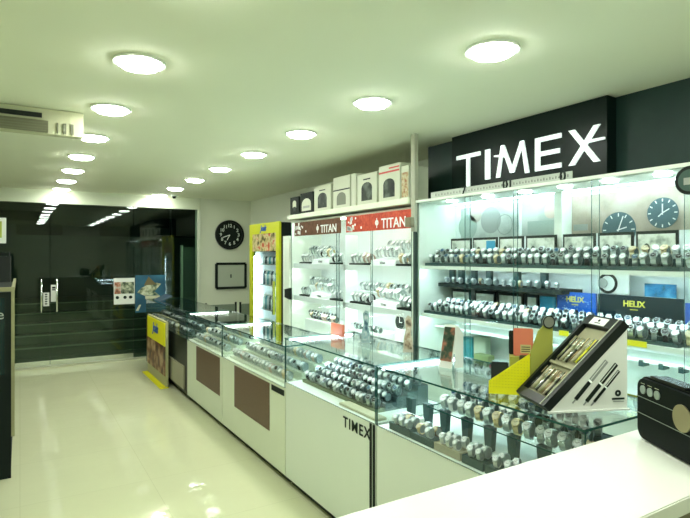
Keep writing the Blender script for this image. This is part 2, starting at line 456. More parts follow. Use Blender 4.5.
# ============================================================ WALL CABINETS (right side)
XF, XBK = 2.65, 3.045
def cabinet(name, label, y0, y1, zt, shelves, doors, led, inner, z0=.05, bot=.72):
    o = thing(name, label, 'display cabinet', ((XF + XBK) / 2, (y0 + y1) / 2, 0))
    MB().box(XBK - .015, XBK, y0, y1, z0, zt, inner).build('back_panel', o)
    for yy in (y0, y1 - .018): MB().box(XF + .0, XBK - .015, yy, yy + .018, z0, zt, WHITE).build('side_panel', o)
    MB().box(XF, XBK - .015, y0 + .018, y1 - .018, zt - .022, zt, WHITE).build('top_panel', o)
    MB().box(XF, XBK - .015, y0 + .018, y1 - .018, z0, bot, WHITE).build('base_cupboard', o)
    for (z, t, xs) in shelves:
        MB().box(xs, XBK - .016, y0 + .019, y1 - .019, z - t, z, INNER if t > .02 else WHITE).box(xs, xs + .006, y0 + .019, y1 - .019, z - t - .010, z - t, INNER if t > .02 else WHITE).build('shelf', o)
    for i, (a, b_) in enumerate(doors):
        d = MB().pane(XF - .012 - .009 * (i % 2), XF - .006 - .009 * (i % 2), a, b_, bot + .01, zt - .02, GL, EDGE).build('glass_door', o)
    return o
# --- branded cabinet on the right (near)
TY1, TY0 = y_at(417, XF) - .012, .95
ZA, ZB, ZBS = 1.525, 1.160, .78
yd = [y_at(u, XF) for u in (469, 517, 597, 690)]
cab = cabinet('display_cabinet', 'white glass-fronted wall cabinet full of watches under the big illuminated TIMEX sign', TY0, TY1, 2.03,
        [(ZA, .014, XF + .01), (ZB, .014, XF + .01), (1.06, .008, XF + .15)],
        [(yd[0] - .02, TY1 - .01), (yd[1] - .02, yd[0] + .02), (yd[2] - .02, yd[1] + .02), (yd[3] - .02, yd[2] + .02), (TY0 + .01, yd[3] + .02)], LED, INNER, bot=ZBS)
for z, xs in ((2.007, XF + .30), (ZA - .0145, XF + .03), (ZB - .0145, XF + .03)):
    MB().box(xs, xs + .018, TY0 + .05, TY1 - .05, z - (.003 if z > 2 else .006), z, LED).build('light_strip', cab)
for u in (452, 488, 525, 565, 610, 663):
    MB().cyl((XF + .07, y_at(u, XF + .07), 2.003), .040, .008, PUCK, 'z', 24).build('puck_light', cab)
ypost = y_at(565, 3.0)
MB().box(2.93, 3.029, ypost - .028, ypost + .028, ZA + .001, 2.007, WHITE).build('mullion', cab)
MB().box(XF - .03, XF, TY0, TY1, 2.012, 2.03, WHITE).build('header_rail', cab)
# printed back posters above the upper shelf
def dialpic(b, x, y, z, r, m, hands):
    b.cyl((x, y, z), r, .002, m, 'x', 40)
    for k in range(12):
        a = k * PI / 6
        b.box(x - .0024, x - .0012, -.003, .003, r * .74, r * .93, WINK, M=Matrix.Translation((0, y, z)) @ Matrix.Rotation(a, 4, 'X'))
    for a, L in hands: b.box(x - .003, x - .0012, -.003, .003, -.01, r * L, WINK, M=Matrix.Translation((0, y, z)) @ Matrix.Rotation(a, 4, 'X'))
px = 3.0289
def poster(u0, u1, z0, z1, m, label, extra=None):
    ya, yb = y_at(u1, px), y_at(u0, px)
    o = thing('poster', label, 'poster', (px, (ya + yb) / 2, z0))
    MB().box(px - .002, px + .001, ya, yb, z0, z1, m).build('sheet', o)
    if extra:
        b = MB(); extra(b); b.build('print', o)
    return o
A1 = art('poster_pale', [(.34, .40, .36), (.50, .57, .52), (.58, .64, .58)], 5)
A2 = art('poster_grey', [(.26, .31, .29), (.42, .49, .45), (.55, .60, .56)], 4)
A3 = art('poster_blush', [(.30, .27, .21), (.46, .40, .32), (.54, .51, .44)], 5)
DIALM = mat('teal_grey_dial_print', (.06, .13, .15), .4)
def e1(b):
    for (u, z, ry, rz, m) in ((468, 1.83, .045, .10, mat('print_green_grey', (.35, .45, .40), .5)), (491, 1.87, .06, .10, mat('print_grey', (.32, .36, .33), .5)), (476, 1.92, .02, .06, mat('print_tan', (.45, .43, .36), .5))):
        b.cyl((px - .004, y_at(u, px), z), rz, .002, m, 'x', 24, sx=1, M=Matrix.Translation((0, 0, 0)))
    b.ring((px - .004, y_at(505, px), 1.83), .07, .074, .002, mat('print_dark_line', (.2, .25, .22), .5), 'x')
poster(461, 519, 1.74, 1.98, A1, 'pale poster with grey blurred shapes at the left end above the upper TIMEX shelf', e1)
def e2(b):
    b.box(px - .005, px - .003, y_at(558, px), y_at(528, px), 1.75, 1.84, mat('print_sage', (.33, .42, .37), .5))
    b.cyl((px - .004, y_at(551, px), 1.90), .05, .002, mat('print_skin', (.62, .52, .44), .5), 'x', 24)
poster(522, 560, 1.74, 1.98, A2, 'pale poster with a sage block left of the white mullion in the TIMEX cabinet', e2)
def e3(b):
    dialpic(b, px - .004, y_at(619, px), 1.755, .105, DIALM, ((R(20), .8), (R(75), .5)))
    dialpic(b, px - .004, y_at(663, px), 1.837, .085, DIALM, ((R(0), .6), (R(60), .5), (R(-130), .35)))
    b.box(px - .005, px - .003, y_at(588, px), y_at(574, px), 1.76, 1.80, mat('print_grey', (.32, .36, .33), .5))
poster(572, 720, 1.74, 1.98, A3, 'blush poster with two large teal watch dials above the upper TIMEX shelf', e3)
# small picture frames standing behind the watches
FA = [(451, 471), (473, 497), (499, 523), (526, 556), (563, 595), (598, 633), (636, 678)]
PICS = ['a pale portrait', 'a bright blue patch', 'a pale figure', 'a pale scene, left of the mullion', 'two small dark figures, right of the mullion', 'a pale skyline under the large dial', 'a pale landscape under the round dial']
for i, ((a, b_), pc) in enumerate(zip(FA, PICS)):
    X = 2.90; ya, yb = y_at(b_, X), y_at(a, X)
    o = thing('picture_frame', 'black-edged picture card showing %s, behind the upper-shelf watches' % pc, 'picture frame', (X, (ya + yb) / 2, ZA + .001), 'picture cards behind the upper TIMEX watches')
    MB().box(X, X + .012, ya, yb, ZA + .001, 1.735, MATTE).build('frame', o)
    MB().box(X - .002, X - .0002, ya + .012, yb - .012, ZA + .013, 1.718, art('card_%d' % i, [(.30, .36, .30), (.72, .78, .68), (.82, .86, .8)], 9 + i)).build('picture', o)
    b = MB()
    if i == 1: b.box(X - .0035, X - .0022, ya + .015, ya + .1, 1.62, 1.71, mat('sky_blue_print', (.05, .38, .62), .4))
    b.cyl((X - .003, yb - .06, 1.64), .018, .0014, mat('print_dark', (.08, .1, .08), .5), 'x', 14, sx=1.6)
    b.build('motif', o)
# upper shelf: base tray and riser, two rows of watches
nseg = 5; seg = (TY1 - .04 - (TY0 + .4)) / nseg
for k in range(nseg):
    a = TY1 - .03 - seg * (k + 1); b_ = a + seg - .006
    pos_ = ('far left end', 'left of centre', 'centre', 'right of centre', 'right end')[k]
    tray('display_tray', XF + .04, XF + .118, a, b_, ZA + .0005, ZA + .022, TEAL, 'dark front tray at the %s of the upper TIMEX shelf' % pos_, 'dark watch trays on the upper TIMEX shelf')
    tray('display_tray', XF + .121, XF + .20, a, b_, ZA + .0005, ZA + .062, TEAL, 'raised dark rear tray at the %s of the upper TIMEX shelf' % pos_, 'dark watch trays on the upper TIMEX shelf')
G1 = 'watches on the upper shelf under the TIMEX sign'
yA0, yA1 = TY1 - .06, y_at(690, XF) - .05
row(XF + .079, yA0, yA1, ZA + .022 - .0035, .0535, MIXA, 'grey', 'front row, upper TIMEX shelf', G1, sc=1.14)
row(XF + .16, yA0 + .02, yA1, ZA + .062 - .0035, .0535, MIXA, 'grey', 'rear row, upper TIMEX shelf', G1, sc=1.14)
# middle hanging tier at the left
tb = (y_at(524, 2.9), y_at(446, 2.9))
o = thing('hanging_shelf', 'narrow dark shelf hung at the back between the two TIMEX shelves', 'shelf', (2.9, (tb[0] + tb[1]) / 2, 1.36))
MB().box(2.82, 3.028, tb[0] - .35, tb[1], 1.362, 1.39, MATTE).build('board', o)
for u in (453, 462, 475, 490, 518, 545): MB().box(2.93, 2.96, y_at(u, 2.95) - .022, y_at(u, 2.95) + .022, 1.392, 1.495, TEAL).build('upright', o)
row(2.86, tb[1] - .03, tb[0] - .33, 1.3905, .07, MIXW, 'pale', 'narrow hanging shelf in TIMEX cabinet', 'watches on the narrow hanging shelf', sc=.8)
# lower shelf display boards
def helix(u0, u1, z1, m, label, tx, X=2.90, dots=None):
    ya, yb = y_at(u1, X), y_at(u0, X)
    o = thing('brand_board', label, 'sign', (X, (ya + yb) / 2, ZB + .001))
    MB().box(X, X + .012, ya, yb, ZB + .001, z1, m).build('board', o)
    if dots:
        b = MB()
        for _ in range(34):
            y = random.uniform(ya + .02, yb - .02); z = random.uniform(1.27, z1 - .02)
            b.cyl((X - .001, y, z), random.uniform(.002, .005), .0016, dots, 'x', 8)
        b.build('dots', o)
    yc = y_at(tx, X)
    text_mb('HELIX', .046, .002, YINK, face_aisle(X - .002, yc, z1 - .045), bold=.0012).build('lettering', o)
    MB().box(X - .002, X - .0004, yc - .022, yc + .022, z1 - .078, z1 - .073, YINK).build('underline', o)
helix(557, 596, 1.378, mat('helix_blue', (.01, .12, .55), .4), 'blue speckled HELIX board behind the lower-shelf watches', 575, dots=mat('pale_blue_ink', (.3, .55, .8), .5))
helix(598, 683, 1.378, mat('helix_black', (.008, .024, .03), .4, spec=.2), 'black HELIX board behind the lower-shelf watches', 634)
o = tag(bx(2.90, 2.912, y_at(555, 2.9), y_at(540, 2.9), ZB + .001, 1.34, mat('cyan_card', (.03, .33, .55), .4)).build('card'), 'plain light blue card left of the blue HELIX board', 'card')
o = tag(bx(2.90, 2.912, y_at(715, 2.9), y_at(685, 2.9), ZB + .001, 1.36, mat('cobalt_card', (.01, .08, .40), .4)).build('card'), 'cobalt blue card at the right edge behind the lower watches', 'card')
o = thing('leaflet', 'blue and dark leaflet lying on top of the black HELIX board', 'leaflet', (2.93, y_at(660, 2.93), 1.379))
MB().box(2.925, 2.937, y_at(676, 2.93), y_at(645, 2.93), 1.379, 1.45, art('leaflet_blue', [(.02, .08, .08), (.02, .2, .42), (.1, .4, .65)], 12)).build('sheet', o)
o = thing('picture_frame', 'white card with a large dark watch outline beside the mullion', 'picture frame', (2.95, y_at(610, 2.95), 1.379))
MB().box(2.95, 2.96, y_at(629, 2.95), y_at(597, 2.95), 1.379, 1.502, PAPER).build('card', o)
b = MB(); yc = y_at(608, 2.95); b.ring((2.946, yc, 1.44), .045, .060, .004, MATTE, 'x'); b.cyl((2.945, yc + .03, 1.44), .03, .003, GREY, 'x', 20); b.build('print', o)
FB = [(452, 470, 'left end'), (475, 495, 'second from the left'), (498, 523, 'third from the left'), (526, 538, 'beside the light blue card')]
for i, (a, b_, ps) in enumerate(FB):
    X = 2.90; ya, yb = y_at(b_, X), y_at(a, X)
    o = thing('picture_frame', 'dark-edged picture card behind the lower TIMEX watches, %s' % ps, 'picture frame', (X, (ya + yb) / 2, ZB + .001), 'picture cards behind the lower TIMEX watches')
    MB().box(X, X + .012, ya, yb, ZB + .001, 1.345, MATTE).build('frame', o)
    MB().box(X - .002, X - .0002, ya + .014, yb - .014, ZB + .015, 1.325, art('cardb_%d' % i, [(.32, .40, .34), (.70, .78, .72)], 8 + i)).build('picture', o)
for k in range(nseg):
    a = TY1 - .03 - seg * (k + 1); b_ = a + seg - .006
    pos_ = ('far left end', 'left of centre', 'centre', 'right of centre', 'right end')[k]
    for q, (xa, zz, nm) in enumerate(((XF + .03, .018, 'front'), (XF + .105, .034, 'middle'), (XF + .172, .050, 'rear'))):
        tray('display_tray', xa, xa + (.072, .064, .064)[q], a, b_, ZB + .0005, ZB + zz, TEAL, 'dark %s tray at the %s of the lower TIMEX shelf' % (nm, pos_), 'dark watch trays on the lower TIMEX shelf')
G2 = 'watches on the lower shelf under the TIMEX sign'
for q, (xx, zz, nm) in enumerate(((XF + .066, .018, 'front'), (XF + .137, .034, 'middle'), (XF + .204, .050, 'rear'))):
    row(xx, TY1 - .07 - .02 * q, yA1, ZB + zz - .0035, .0545, MIXA, 'grey', '%s row, lower TIMEX shelf' % nm, G2, sc=1.12)
# yellow price stickers on the lower shelf edge
for u, lb in ((563, 'small yellow label on the lower shelf edge left of the pen stand'), (634, 'wider yellow label on the lower shelf edge right of the pen stand')):
    yc = y_at(u, XF); o = tag(bx(XF + .004, XF + .0095, yc - (.03 if u < 600 else .06), yc + (.03 if u < 600 else .06), ZB - .016, ZB + .013, YEL).build('shelf_label'), lb, 'label')
# base level goods in the near cabinet
row(XF + .10, y_at(418, XF) - .03, y_at(441, XF), ZBS + .0005, .06, MIXC, 'grey', 'base shelf, left corner of TIMEX cabinet', 'watches on the base shelf of the TIMEX cabinet')
row(XF + .10, y_at(463, XF), y_at(495, XF), ZBS + .0005, .055, MIXC, 'grey', 'base shelf beside the white card', 'watches on the base shelf of the TIMEX cabinet')
def smallbox(name, cat, x, u, z, w_, d, h, m, label, bev=.004):
    y = y_at(u, x)
    o = bx(x - d / 2, x + d / 2, y - w_ / 2, y + w_ / 2, z + .0006, z + h, m, bev=bev).build(name); return tag(o, label, cat)
smallbox('gift_box', 'box', 2.95, 470, ZBS, .10, .06, .20, mat('teal_box', (.03, .30, .34), .4), 'teal gift box standing at the back of the TIMEX cabinet base')
smallbox('gift_box', 'box', 2.95, 482, ZBS, .12, .06, .22, mat('sage_box', (.40, .48, .36), .5), 'pale sage gift box beside the teal one')
smallbox('gift_box', 'box', 2.86, 484, ZBS, .14, .07, .11, mat('green_box', (.22, .30, .12), .5), 'low green box in front of the sage gift box')
smallbox('gift_box', 'box', 2.86, 494, ZBS, .05, .05, .06, mat('pink_box', (.6, .10, .14), .5), 'tiny pink box right of the low green box')
for u, lb in ((505, 'left'), (530, 'right')):
    smallbox('watch_box', 'box', 2.85, u, ZBS, .13, .12, .10, mat('clear_box_grey', (.30, .38, .36), .3), 'grey watch box at the cabinet base behind the yellow stand, the %s one' % lb)
for u in (645, 665, 685):
    y = y_at(u, 2.84)
    o = thing('shelf_clip', 'small dark clip under the low glass shelf at the right, %s' % {645: 'left one', 665: 'middle one', 685: 'right one'}[u], 'clip', (2.83, y, 1.03), 'dark clips under the low glass shelf')
    MB().box(2.80, 2.86, y - .012, y + .012, 1.018, 1.051, TEAL).build('bracket', o)
# round black clock-like plate hanging on the glass at the right edge
yc = y_at(691, 2.615)
o = thing('round_clock', 'round black watch-face plate hanging at the top right edge of the cabinet glass', 'clock', (2.62, yc, 1.93))
MB().cyl((2.615, yc, 1.945), .066, .02, BLACK, 'x', 32).build('rim', o)
b = MB(); b.cyl((2.603, yc, 1.945), .050, .003, mat('dark_green_dial', (.04, .09, .07), .3), 'x', 32); b.box(2.599, 2.601, yc - .024, yc + .024, 1.925, 1.957, GREY); b.build('dial', o)

# TIMEX sign
SX = 2.955
ys0, ys1 = y_at(607, SX), y_at(452, SX)
sg = thing('shop_sign', 'big black sign board with white raised TIMEX letters above the cabinet', 'sign', (SX, (ys0 + ys1) / 2, 2.035))
MB().box(SX, 3.045, ys0, ys1, 2.036, ZC - .003, mat('black_acrylic', (.004, .014, .011), .3, spec=.2)).build('panel', sg)
zt, zb = 2.385, 2.165; X0, X1 = SX - .012, SX - .001
LT = mat('sign_letter_white', (.9, .95, .93), .35, emit=(.85, 1, .96), es=.35)
def poly(pl):   # polygons given in (column-fraction y, z)
    b = MB()
    for p in pl: b.prism(p, X0, X1, LT, 'x')
    return b
def yy(u): return y_at(u, SX)
st_ = .030
y0, y1 = yy(457.5), yy(481); ym = (y0 + y1) / 2
poly([[(y0, zt), (y1, zt), (y1, zt - st_), (y0, zt - st_)], [(ym + .018, zt - st_), (ym - .016, zt - st_), (ym - .016, zb - .03), (ym + .018, zb - .03)]]).build('letter_t', sg)
y0, y1 = yy(486), yy(490.8)
poly([[(y0, zt), (y1, zt), (y1, zb), (y0, zb)]]).build('letter_i', sg)
y0, y1 = yy(497), yy(530); ym = (y0 + y1) / 2; t = .034; q = .09
poly([[(y0, zb), (y0 - .045, zt + .005), (y0 - .045 - t * .8, zt + .005), (y0 - t, zb)],
      [(y1, zb), (y1 + .045, zt + .005), (y1 + .045 + t * .8, zt + .005), (y1 + t, zb)],
      [(y0 - .045, zt + .005), (y0 - .045 - t * .9, zt + .005), (ym - .018, zb + .02), (ym + .018, zb + .02)],
      [(y1 + .045, zt + .005), (y1 + .045 + t * .9, zt + .005), (ym + .018, zb + .02), (ym - .018, zb + .02)],
      [(y0 + .02, zt - .055), (y0 + .02, zt - .066), (y0 - .1, zt - .085), (y0 - .1, zt - .062)]]).build('letter_m', sg)
y0, y1 = yy(536), yy(562)
poly([[(y0, zt), (y0 - .038, zt), (y0 - .038, zb), (y0, zb)]] +
     [[(y0 - .038, z + .015), (y1 + e, z + .015), (y1 + e, z - .015), (y0 - .038, z - .015)] for z, e in ((zt - .015, 0), ((zt + zb) / 2, .012), (zb + .015, 0))]).build('letter_e', sg)
y0, y1 = yy(569.5), yy(601)
poly([[(y0, zt), (y0 - .042, zt), (y1, zb), (y1 + .042, zb)], [(y1, zt), (y1 + .042, zt), (y0, zb), (y0 - .042, zb)],
      [((y0 + y1) / 2, 2.285), ((y0 + y1) / 2, 2.305), (yy(605.5), 2.303), (yy(605.5), 2.289)]]).build('letter_x', sg)
# ruler-like strip on the cabinet top
RX = XF + .02
o = thing('display_strip', 'pale ruler-like plastic strip with dark numerals standing below the TIMEX letters', 'strip', (RX, y_at(500, RX), 2.031))
STR = mat('grey_strip', (.50, .56, .50), .4)
MB().box(RX, RX + .006, y_at(572, RX), y_at(431, RX), 2.031, 2.082, STR).build('strip', o)
b = MB()
for u in range(436, 570, 3):
    y = y_at(u, RX); b.box(RX - .0015, RX - .0002, y - .002, y + .002, 2.05, 2.06 if u % 2 else 2.066, INK)
b.build('tick_marks', o)
for u, t_ in ((464, '7'), (508, '01'), (563, '0')):
    text_mb(t_, .085, .003, INK, face_aisle(RX - .003, y_at(u, RX), 2.057), bold=.002).build('numeral', o)

# --- TITAN cabinet
PY = y_at(415, XF)
KY0, KY1 = TY1 + .06, y_at(291.5, XF)
KA, KB, KS = 1.517, 1.156, .76
ud = (283, 339, 373, 415)
ysp = y_at(342.5, XF)
tcab = cabinet('display_cabinet', 'white glass-fronted wall cabinet with red and brown TITAN signs', KY0, KY1, 1.99,
        [(KA, .045, XF + .02), (KB, .045, XF + .02)],
        [(y_at(339, XF) - .02, KY1 - .01), (y_at(373, XF) - .02, y_at(339, XF) + .02), (KY0 + .01, y_at(373, XF) + .02)], LEDW, INNER, bot=KS)
for z in (1.966, KA - .046, KB - .046):
    MB().box(XF + .03, XF + .048, KY0 + .05, KY1 - .05, z - .006, z, LEDW).build('light_strip', tcab)
MB().box(XF + .02, XF + .16, ysp - .02, ysp + .02, KS + .005, 1.80, INNER).build('divider', tcab)
# left white side pillar of the cabinet
MB().box(XF - .03, XF + .2, KY1 + .001, y_at(283, XF - .03), .0, 1.83, WHITE).build('side_pilaster', tcab)
def titan(u0, u1, tx, m, label, tsz):
    X = XF - .036; ya, yb = y_at(u1, X), y_at(u0, X)
    o = thing('brand_board', label, 'sign', (X, (ya + yb) / 2, 1.82))
    MB().box(X, X + .012, ya, yb, 1.82, 1.968, m).build('board', o)
    b = MB()
    for k in range(16):
        y = yb - .03 - abs(random.gauss(0, .11)); z = random.uniform(1.84, 1.95); r = random.uniform(.008, .018)
        if y < yb - .3: continue
        b.box(X - .002, X - .0003, y - r, y + r, z - r, z + r, WINK)
    b.build('confetti', o)
    yc = y_at(tx, X)
    text_mb('TITAN', tsz, .003, WINK, face_aisle(X - .002, yc, 1.870), bold=.001).build('lettering', o)
    b = MB(); e_ = yc + tsz * 2.02; b.ring((X - .002, e_, 1.885), .012, .024, .003, WINK, 'x', 16); b.box(X - .0035, X - .0005, e_ - .004, e_ + .004, 1.84, 1.925, WINK); b.build('emblem', o)
titan(294.5, 340, 328.5, art('titan_brown', [(.10, .045, .02), (.15, .07, .035)], 30), 'brown TITAN sign board, the left of the two', .112)
titan(346, 413, 393.5, art('titan_red', [(.42, .05, .03), (.60, .10, .05)], 40), 'red TITAN sign board, the right of the two', .118)
# top shelf with cartons
TS0, TS1 = PY + .01, y_at(287, XF - .06)
o = thing('wall_shelf', 'long thick white shelf above the TITAN signs, holding cartons', 'shelf', (2.8, (TS0 + TS1) / 2, 2.008))
MB().box(XF - .06, XR - .003, TS0, TS1, 2.01, 2.058, WHITE2, bev=.003).build('board', o)
# slim wall post between the cabinets
struct('trim_5', bx(XF - .04, XF - .005, PY - .045, PY, 1.79, ZC, mat('post_tan', (.40, .42, .32), .5)))
struct('trim_6', bx(XF - .03, XF - .005, PY - .035, PY - .015, 0, 1.789, mat('post_dark', (.03, .06, .05), .4)))
o = thing('wall_socket', 'small brown box fixed on the tan post beside the red TITAN sign', 'box', (XF - .05, PY, 1.85))
MB().box(XF - .085, XF - .041, PY - .045, PY + .02, 1.825, 1.90, mat('tan_box', (.20, .18, .10), .5), bev=.003).build('cover', o)
CB = mat('carton_white', (.62, .66, .52), .6); CD = mat('carton_dark', (.010, .018, .012), .6, spec=.2); CP = art('carton_photo', [(.008, .015, .01), (.02, .035, .02), (.10, .13, .10)], 10)
def carton(u0, u1, h, m, kind, label, X=XF - .03, d=.2):
    ya, yb = y_at(u1, X) + .004, y_at(u0, X) - .004; yc = (ya + yb) / 2; z = 2.0585; w_ = yb - ya
    o = thing('carton', label, 'box', (X + d / 2, yc, z), 'cartons on the shelf above the TITAN signs')
    MB().box(X, X + d, ya, yb, z, z + h, m, bev=.002).build('body', o)
    b = MB(); f = X - .0015
    def arch(wr, h0, h1, mm, ff):
        pts = [(yc - wr, z + h0), (yc + wr, z + h0)] + [(yc + wr * math.cos(a), z + h1 - wr * .6 + wr * .6 * math.sin(a)) for a in [PI * k / 8 for k in range(9)]]
        b.prism(pts, ff, ff + .0013, mm, 'x')
    if kind == 'arch':
        arch(w_ * .27, h * .12, h * .72, CP, f)
        b.box(f, f + .0013, yc - w_ * .18, yc + w_ * .18, z + h * .80, z + h * .84, INK)
    elif kind == 'figure': arch(w_ * .2, h * .4, h * .8, CB, f); b.box(f - .001, f, yc - w_ * .15, yc + w_ * .12, z + h * .2, z + h * .45, CP)
    elif kind == 'label':
        arch(w_ * .36, h * .12, h * .72, CB, f); b.box(f - .001, f, yc - w_ * .25, yc + w_ * .25, z + h * .25, z + h * .36, GREY)
    elif kind == 'redarch':
        arch(w_ * .27, h * .10, h * .62, CP, f)
        b.box(f, f + .0013, ya + .005, yb - .005, z + h * .78, z + h * .83, RED)
        b.box(f, f + .0013, ya + .005, ya + w_ * .5, z + h * .88, z + h * .92, RED)
    elif kind == 'split':
        b.box(f, f + .0013, ya, yb, z + h * .56, z + h * .60, INK); arch(w_ * .27, h * .10, h * .50, mat('carton_grey_photo', (.16, .18, .13), .5), f)
    elif kind == 'pattern': b.box(f, f + .0013, ya + .003, yb - .003, z + .01, z + h * .8, art('carton_gold', [(.3, .12, .06), (.45, .38, .2), (.55, .5, .35)], 40))
    b.build('print', o)
carton(290, 299, .20, CD, 'figure', 'narrow black carton with a pale figure, leftmost on the shelf')
carton(300, 313, .22, CD, 'label', 'black carton with a pale rounded label, second from the left')
carton(314, 331, .255, CB, 'arch', 'white carton with dark arched picture, left of the tall split carton')
carton(333, 350, .30, CB, 'split', 'tallest-looking white carton with a dark line across its middle')
carton(351, 356, .30, CB, 'none', 'very narrow blank white carton between two picture cartons')
carton(357, 377, .27, CB, 'arch', 'white carton with dark arched picture, right of the narrow blank carton')
carton(378.5, 400, .30, CB, 'redarch', 'white carton with red stripes over a dark arched picture')
carton(401, 409, .26, CB, 'pattern', 'narrow carton with gold and red pattern at the right end of the shelf')
# TITAN shelf trays, card holders and watches
G3 = 'watches on the upper TITAN shelf'; G4 = 'watches on the lower TITAN shelf'
def strips(z, segs, grp):
    for (a, b_, ps) in segs:
        tray('display_tray', XF + .03, XF + .20, y_at(b_, XF), y_at(a, XF), z + .0005, z + .016, MATTE, 'thin black watch tray %s' % ps, grp)
strips(KA, ((297, 308, 'at the left end of the upper TITAN shelf'), (327, 339, 'left of the divider on the upper TITAN shelf'), (346.5, 366, 'right of the divider on the upper TITAN shelf'), (393, 414, 'at the right end of the upper TITAN shelf')), 'black trays on the upper TITAN shelf')
strips(KB, ((297, 306, 'at the left end of the lower TITAN shelf'), (327, 339, 'left of the divider on the lower TITAN shelf'), (347, 367, 'right of the divider on the lower TITAN shelf'), (394, 414, 'at the right end of the lower TITAN shelf')), 'black trays on the lower TITAN shelf')
def holder(u0, u1, z, label):
    ya, yb = y_at(u1, XF), y_at(u0, XF); yc = (ya + yb) / 2
    o = thing('watch_stand', label, 'stand', (XF + .1, yc, z), 'white TITAN watch stands')
    MB().prism([(XF + .03, z + .0006), (XF + .2, z + .0006), (XF + .2, z + .07), (XF + .045, z + .045)], ya + .003, yb - .003, INNER, 'y').build('block', o)
    text_mb('TITAN', .028, .002, INK, face_aisle(XF + .034, yc, z + .022)).build('lettering', o)
holder(309, 326, KA, 'white TITAN-lettered stand on the upper shelf, left one'); holder(367, 392, KA, 'white TITAN-lettered stand on the upper shelf, right one')
holder(307, 326, KB, 'white TITAN-lettered stand on the lower shelf, left one'); holder(368, 393, KB, 'white TITAN-lettered stand on the lower shelf, right one')
row(XF + .08, y_at(298, XF), y_at(309, XF), KA + .0128, .055, MIXT, None, 'front row, left end of upper TITAN shelf', G3, sc=1.55)
row(XF + .08, y_at(328, XF), y_at(338.5, XF), KA + .0128, .06, MIXT, None, 'front row by divider, upper TITAN shelf', G3, sc=1.55)
row(XF + .08, y_at(347, XF), y_at(366, XF), KA + .0128, .065, MIXT, None, 'front row right of divider, upper TITAN shelf', G3, sc=1.55)
row(XF + .08, y_at(394, XF), y_at(413.5, XF), KA + .0128, .055, MIXT, None, 'front row, right end of upper TITAN shelf', G3, sc=1.55)
row(XF + .12, y_at(310, XF), y_at(326, XF), KA + .0665, .06, MIXT, None, 'on left TITAN-lettered stand, upper shelf', G3, sc=1.55)
row(XF + .12, y_at(368, XF), y_at(391.5, XF), KA + .0665, .055, MIXT, None, 'on right TITAN-lettered stand, upper shelf', G3, sc=1.55)
def riser(u0, u1, z, h, label):
    o = tag(bx(XF + .215, XF + .30, y_at(u1, XF + .25), y_at(u0, XF + .25), z + .0006, z + h, INNER, bev=.002).build('riser_block'), label, 'stand', 'white riser blocks behind the TITAN watches')
riser(308, 336, KA, .10, 'white riser block behind the left watches of the upper TITAN shelf')
riser(388, 413, KA, .13, 'white riser block behind the right watches of the upper TITAN shelf')
riser(308, 336, KB, .11, 'white riser block behind the left watches of the lower TITAN shelf')
riser(360, 413, KB, .10, 'white riser block behind the right watches of the lower TITAN shelf')
row(XF + .26, y_at(310, XF + .25), y_at(334, XF + .25), KA + .1005, .06, MIXT, None, 'rear left riser, upper TITAN shelf', G3, sc=1.55)
row(XF + .26, y_at(390, XF + .25), y_at(412, XF + .25), KA + .1305, .055, MIXT, None, 'rear right riser, upper TITAN shelf', G3, sc=1.55)
row(XF + .08, y_at(298, XF), y_at(305, XF), KB + .0128, .055, MIXC, None, 'left end of lower TITAN shelf', G4, sc=1.5)
row(XF + .08, y_at(328, XF), y_at(338.5, XF), KB + .0128, .06, MIXT, None, 'front row by divider, lower TITAN shelf', G4, sc=1.5)
row(XF + .08, y_at(348, XF), y_at(366, XF), KB + .0128, .055, MIXT, None, 'front row right of divider, lower TITAN shelf', G4, sc=1.5)
row(XF + .08, y_at(395, XF), y_at(413.5, XF), KB + .0128, .055, MIXC, None, 'front row, right end of lower TITAN shelf', G4, sc=1.5)
row(XF + .16, y_at(395, XF + .1), y_at(413, XF + .1), KB + .0128, .055, MIXC, None, 'second row, right end of lower TITAN shelf', G4, sc=1.5)
row(XF + .12, y_at(308, XF), y_at(326, XF), KB + .0665, .055, ['gold watch with cream dial'] * 5 + MIXT, None, 'on left TITAN-lettered stand, lower shelf', G4, sc=1.5)
row(XF + .12, y_at(369, XF), y_at(392.5, XF), KB + .0665, .05, MIXT, None, 'on right TITAN-lettered stand, lower shelf', G4, sc=1.5)
row(XF + .26, y_at(310, XF + .25), y_at(334, XF + .25), KB + .1105, .055, MIXT, None, 'rear left riser, lower TITAN shelf', G4, sc=1.5)
row(XF + .26, y_at(362, XF + .25), y_at(412, XF + .25), KB + .1005, .055, MIXT, None, 'rear right riser, lower TITAN shelf', G4, sc=1.5)
# base level of the TITAN cabinet: goods on low white platforms
def platform(u0, u1, h, label):
    o = tag(bx(XF + .05, XF + .32, y_at(u1, XF + .1), y_at(u0, XF + .1), KS + .0006, KS + h, INNER, bev=.003).build('riser_block'), label, 'stand', 'low white platforms in the TITAN cabinet base')
platform(309, 337, .15, 'low white platform at the left of the TITAN cabinet base')
platform(348, 382, .14, 'low white platform in the middle of the TITAN cabinet base')
row(XF + .12, y_at(311, XF + .1), y_at(336, XF + .1), KS + .1505, .06, ['brown-strap watch with cream dial', 'black-strap watch with black dial', 'rose watch with white dial'], 'grey', 'front row, left platform in TITAN base', 'watches in the TITAN cabinet base', sc=1.15)
row(XF + .20, y_at(311, XF + .2), y_at(336, XF + .2), KS + .1505, .06, ['black-strap watch with black dial', 'steel watch with black dial'], 'grey', 'rear row, left platform in TITAN base', 'watches in the TITAN cabinet base', sc=1.3)
row(XF + .12, y_at(350, XF + .1), y_at(380, XF + .1), KS + .1405, .06, MIXC, 'grey', 'middle platform in TITAN base', 'watches in the TITAN cabinet base')
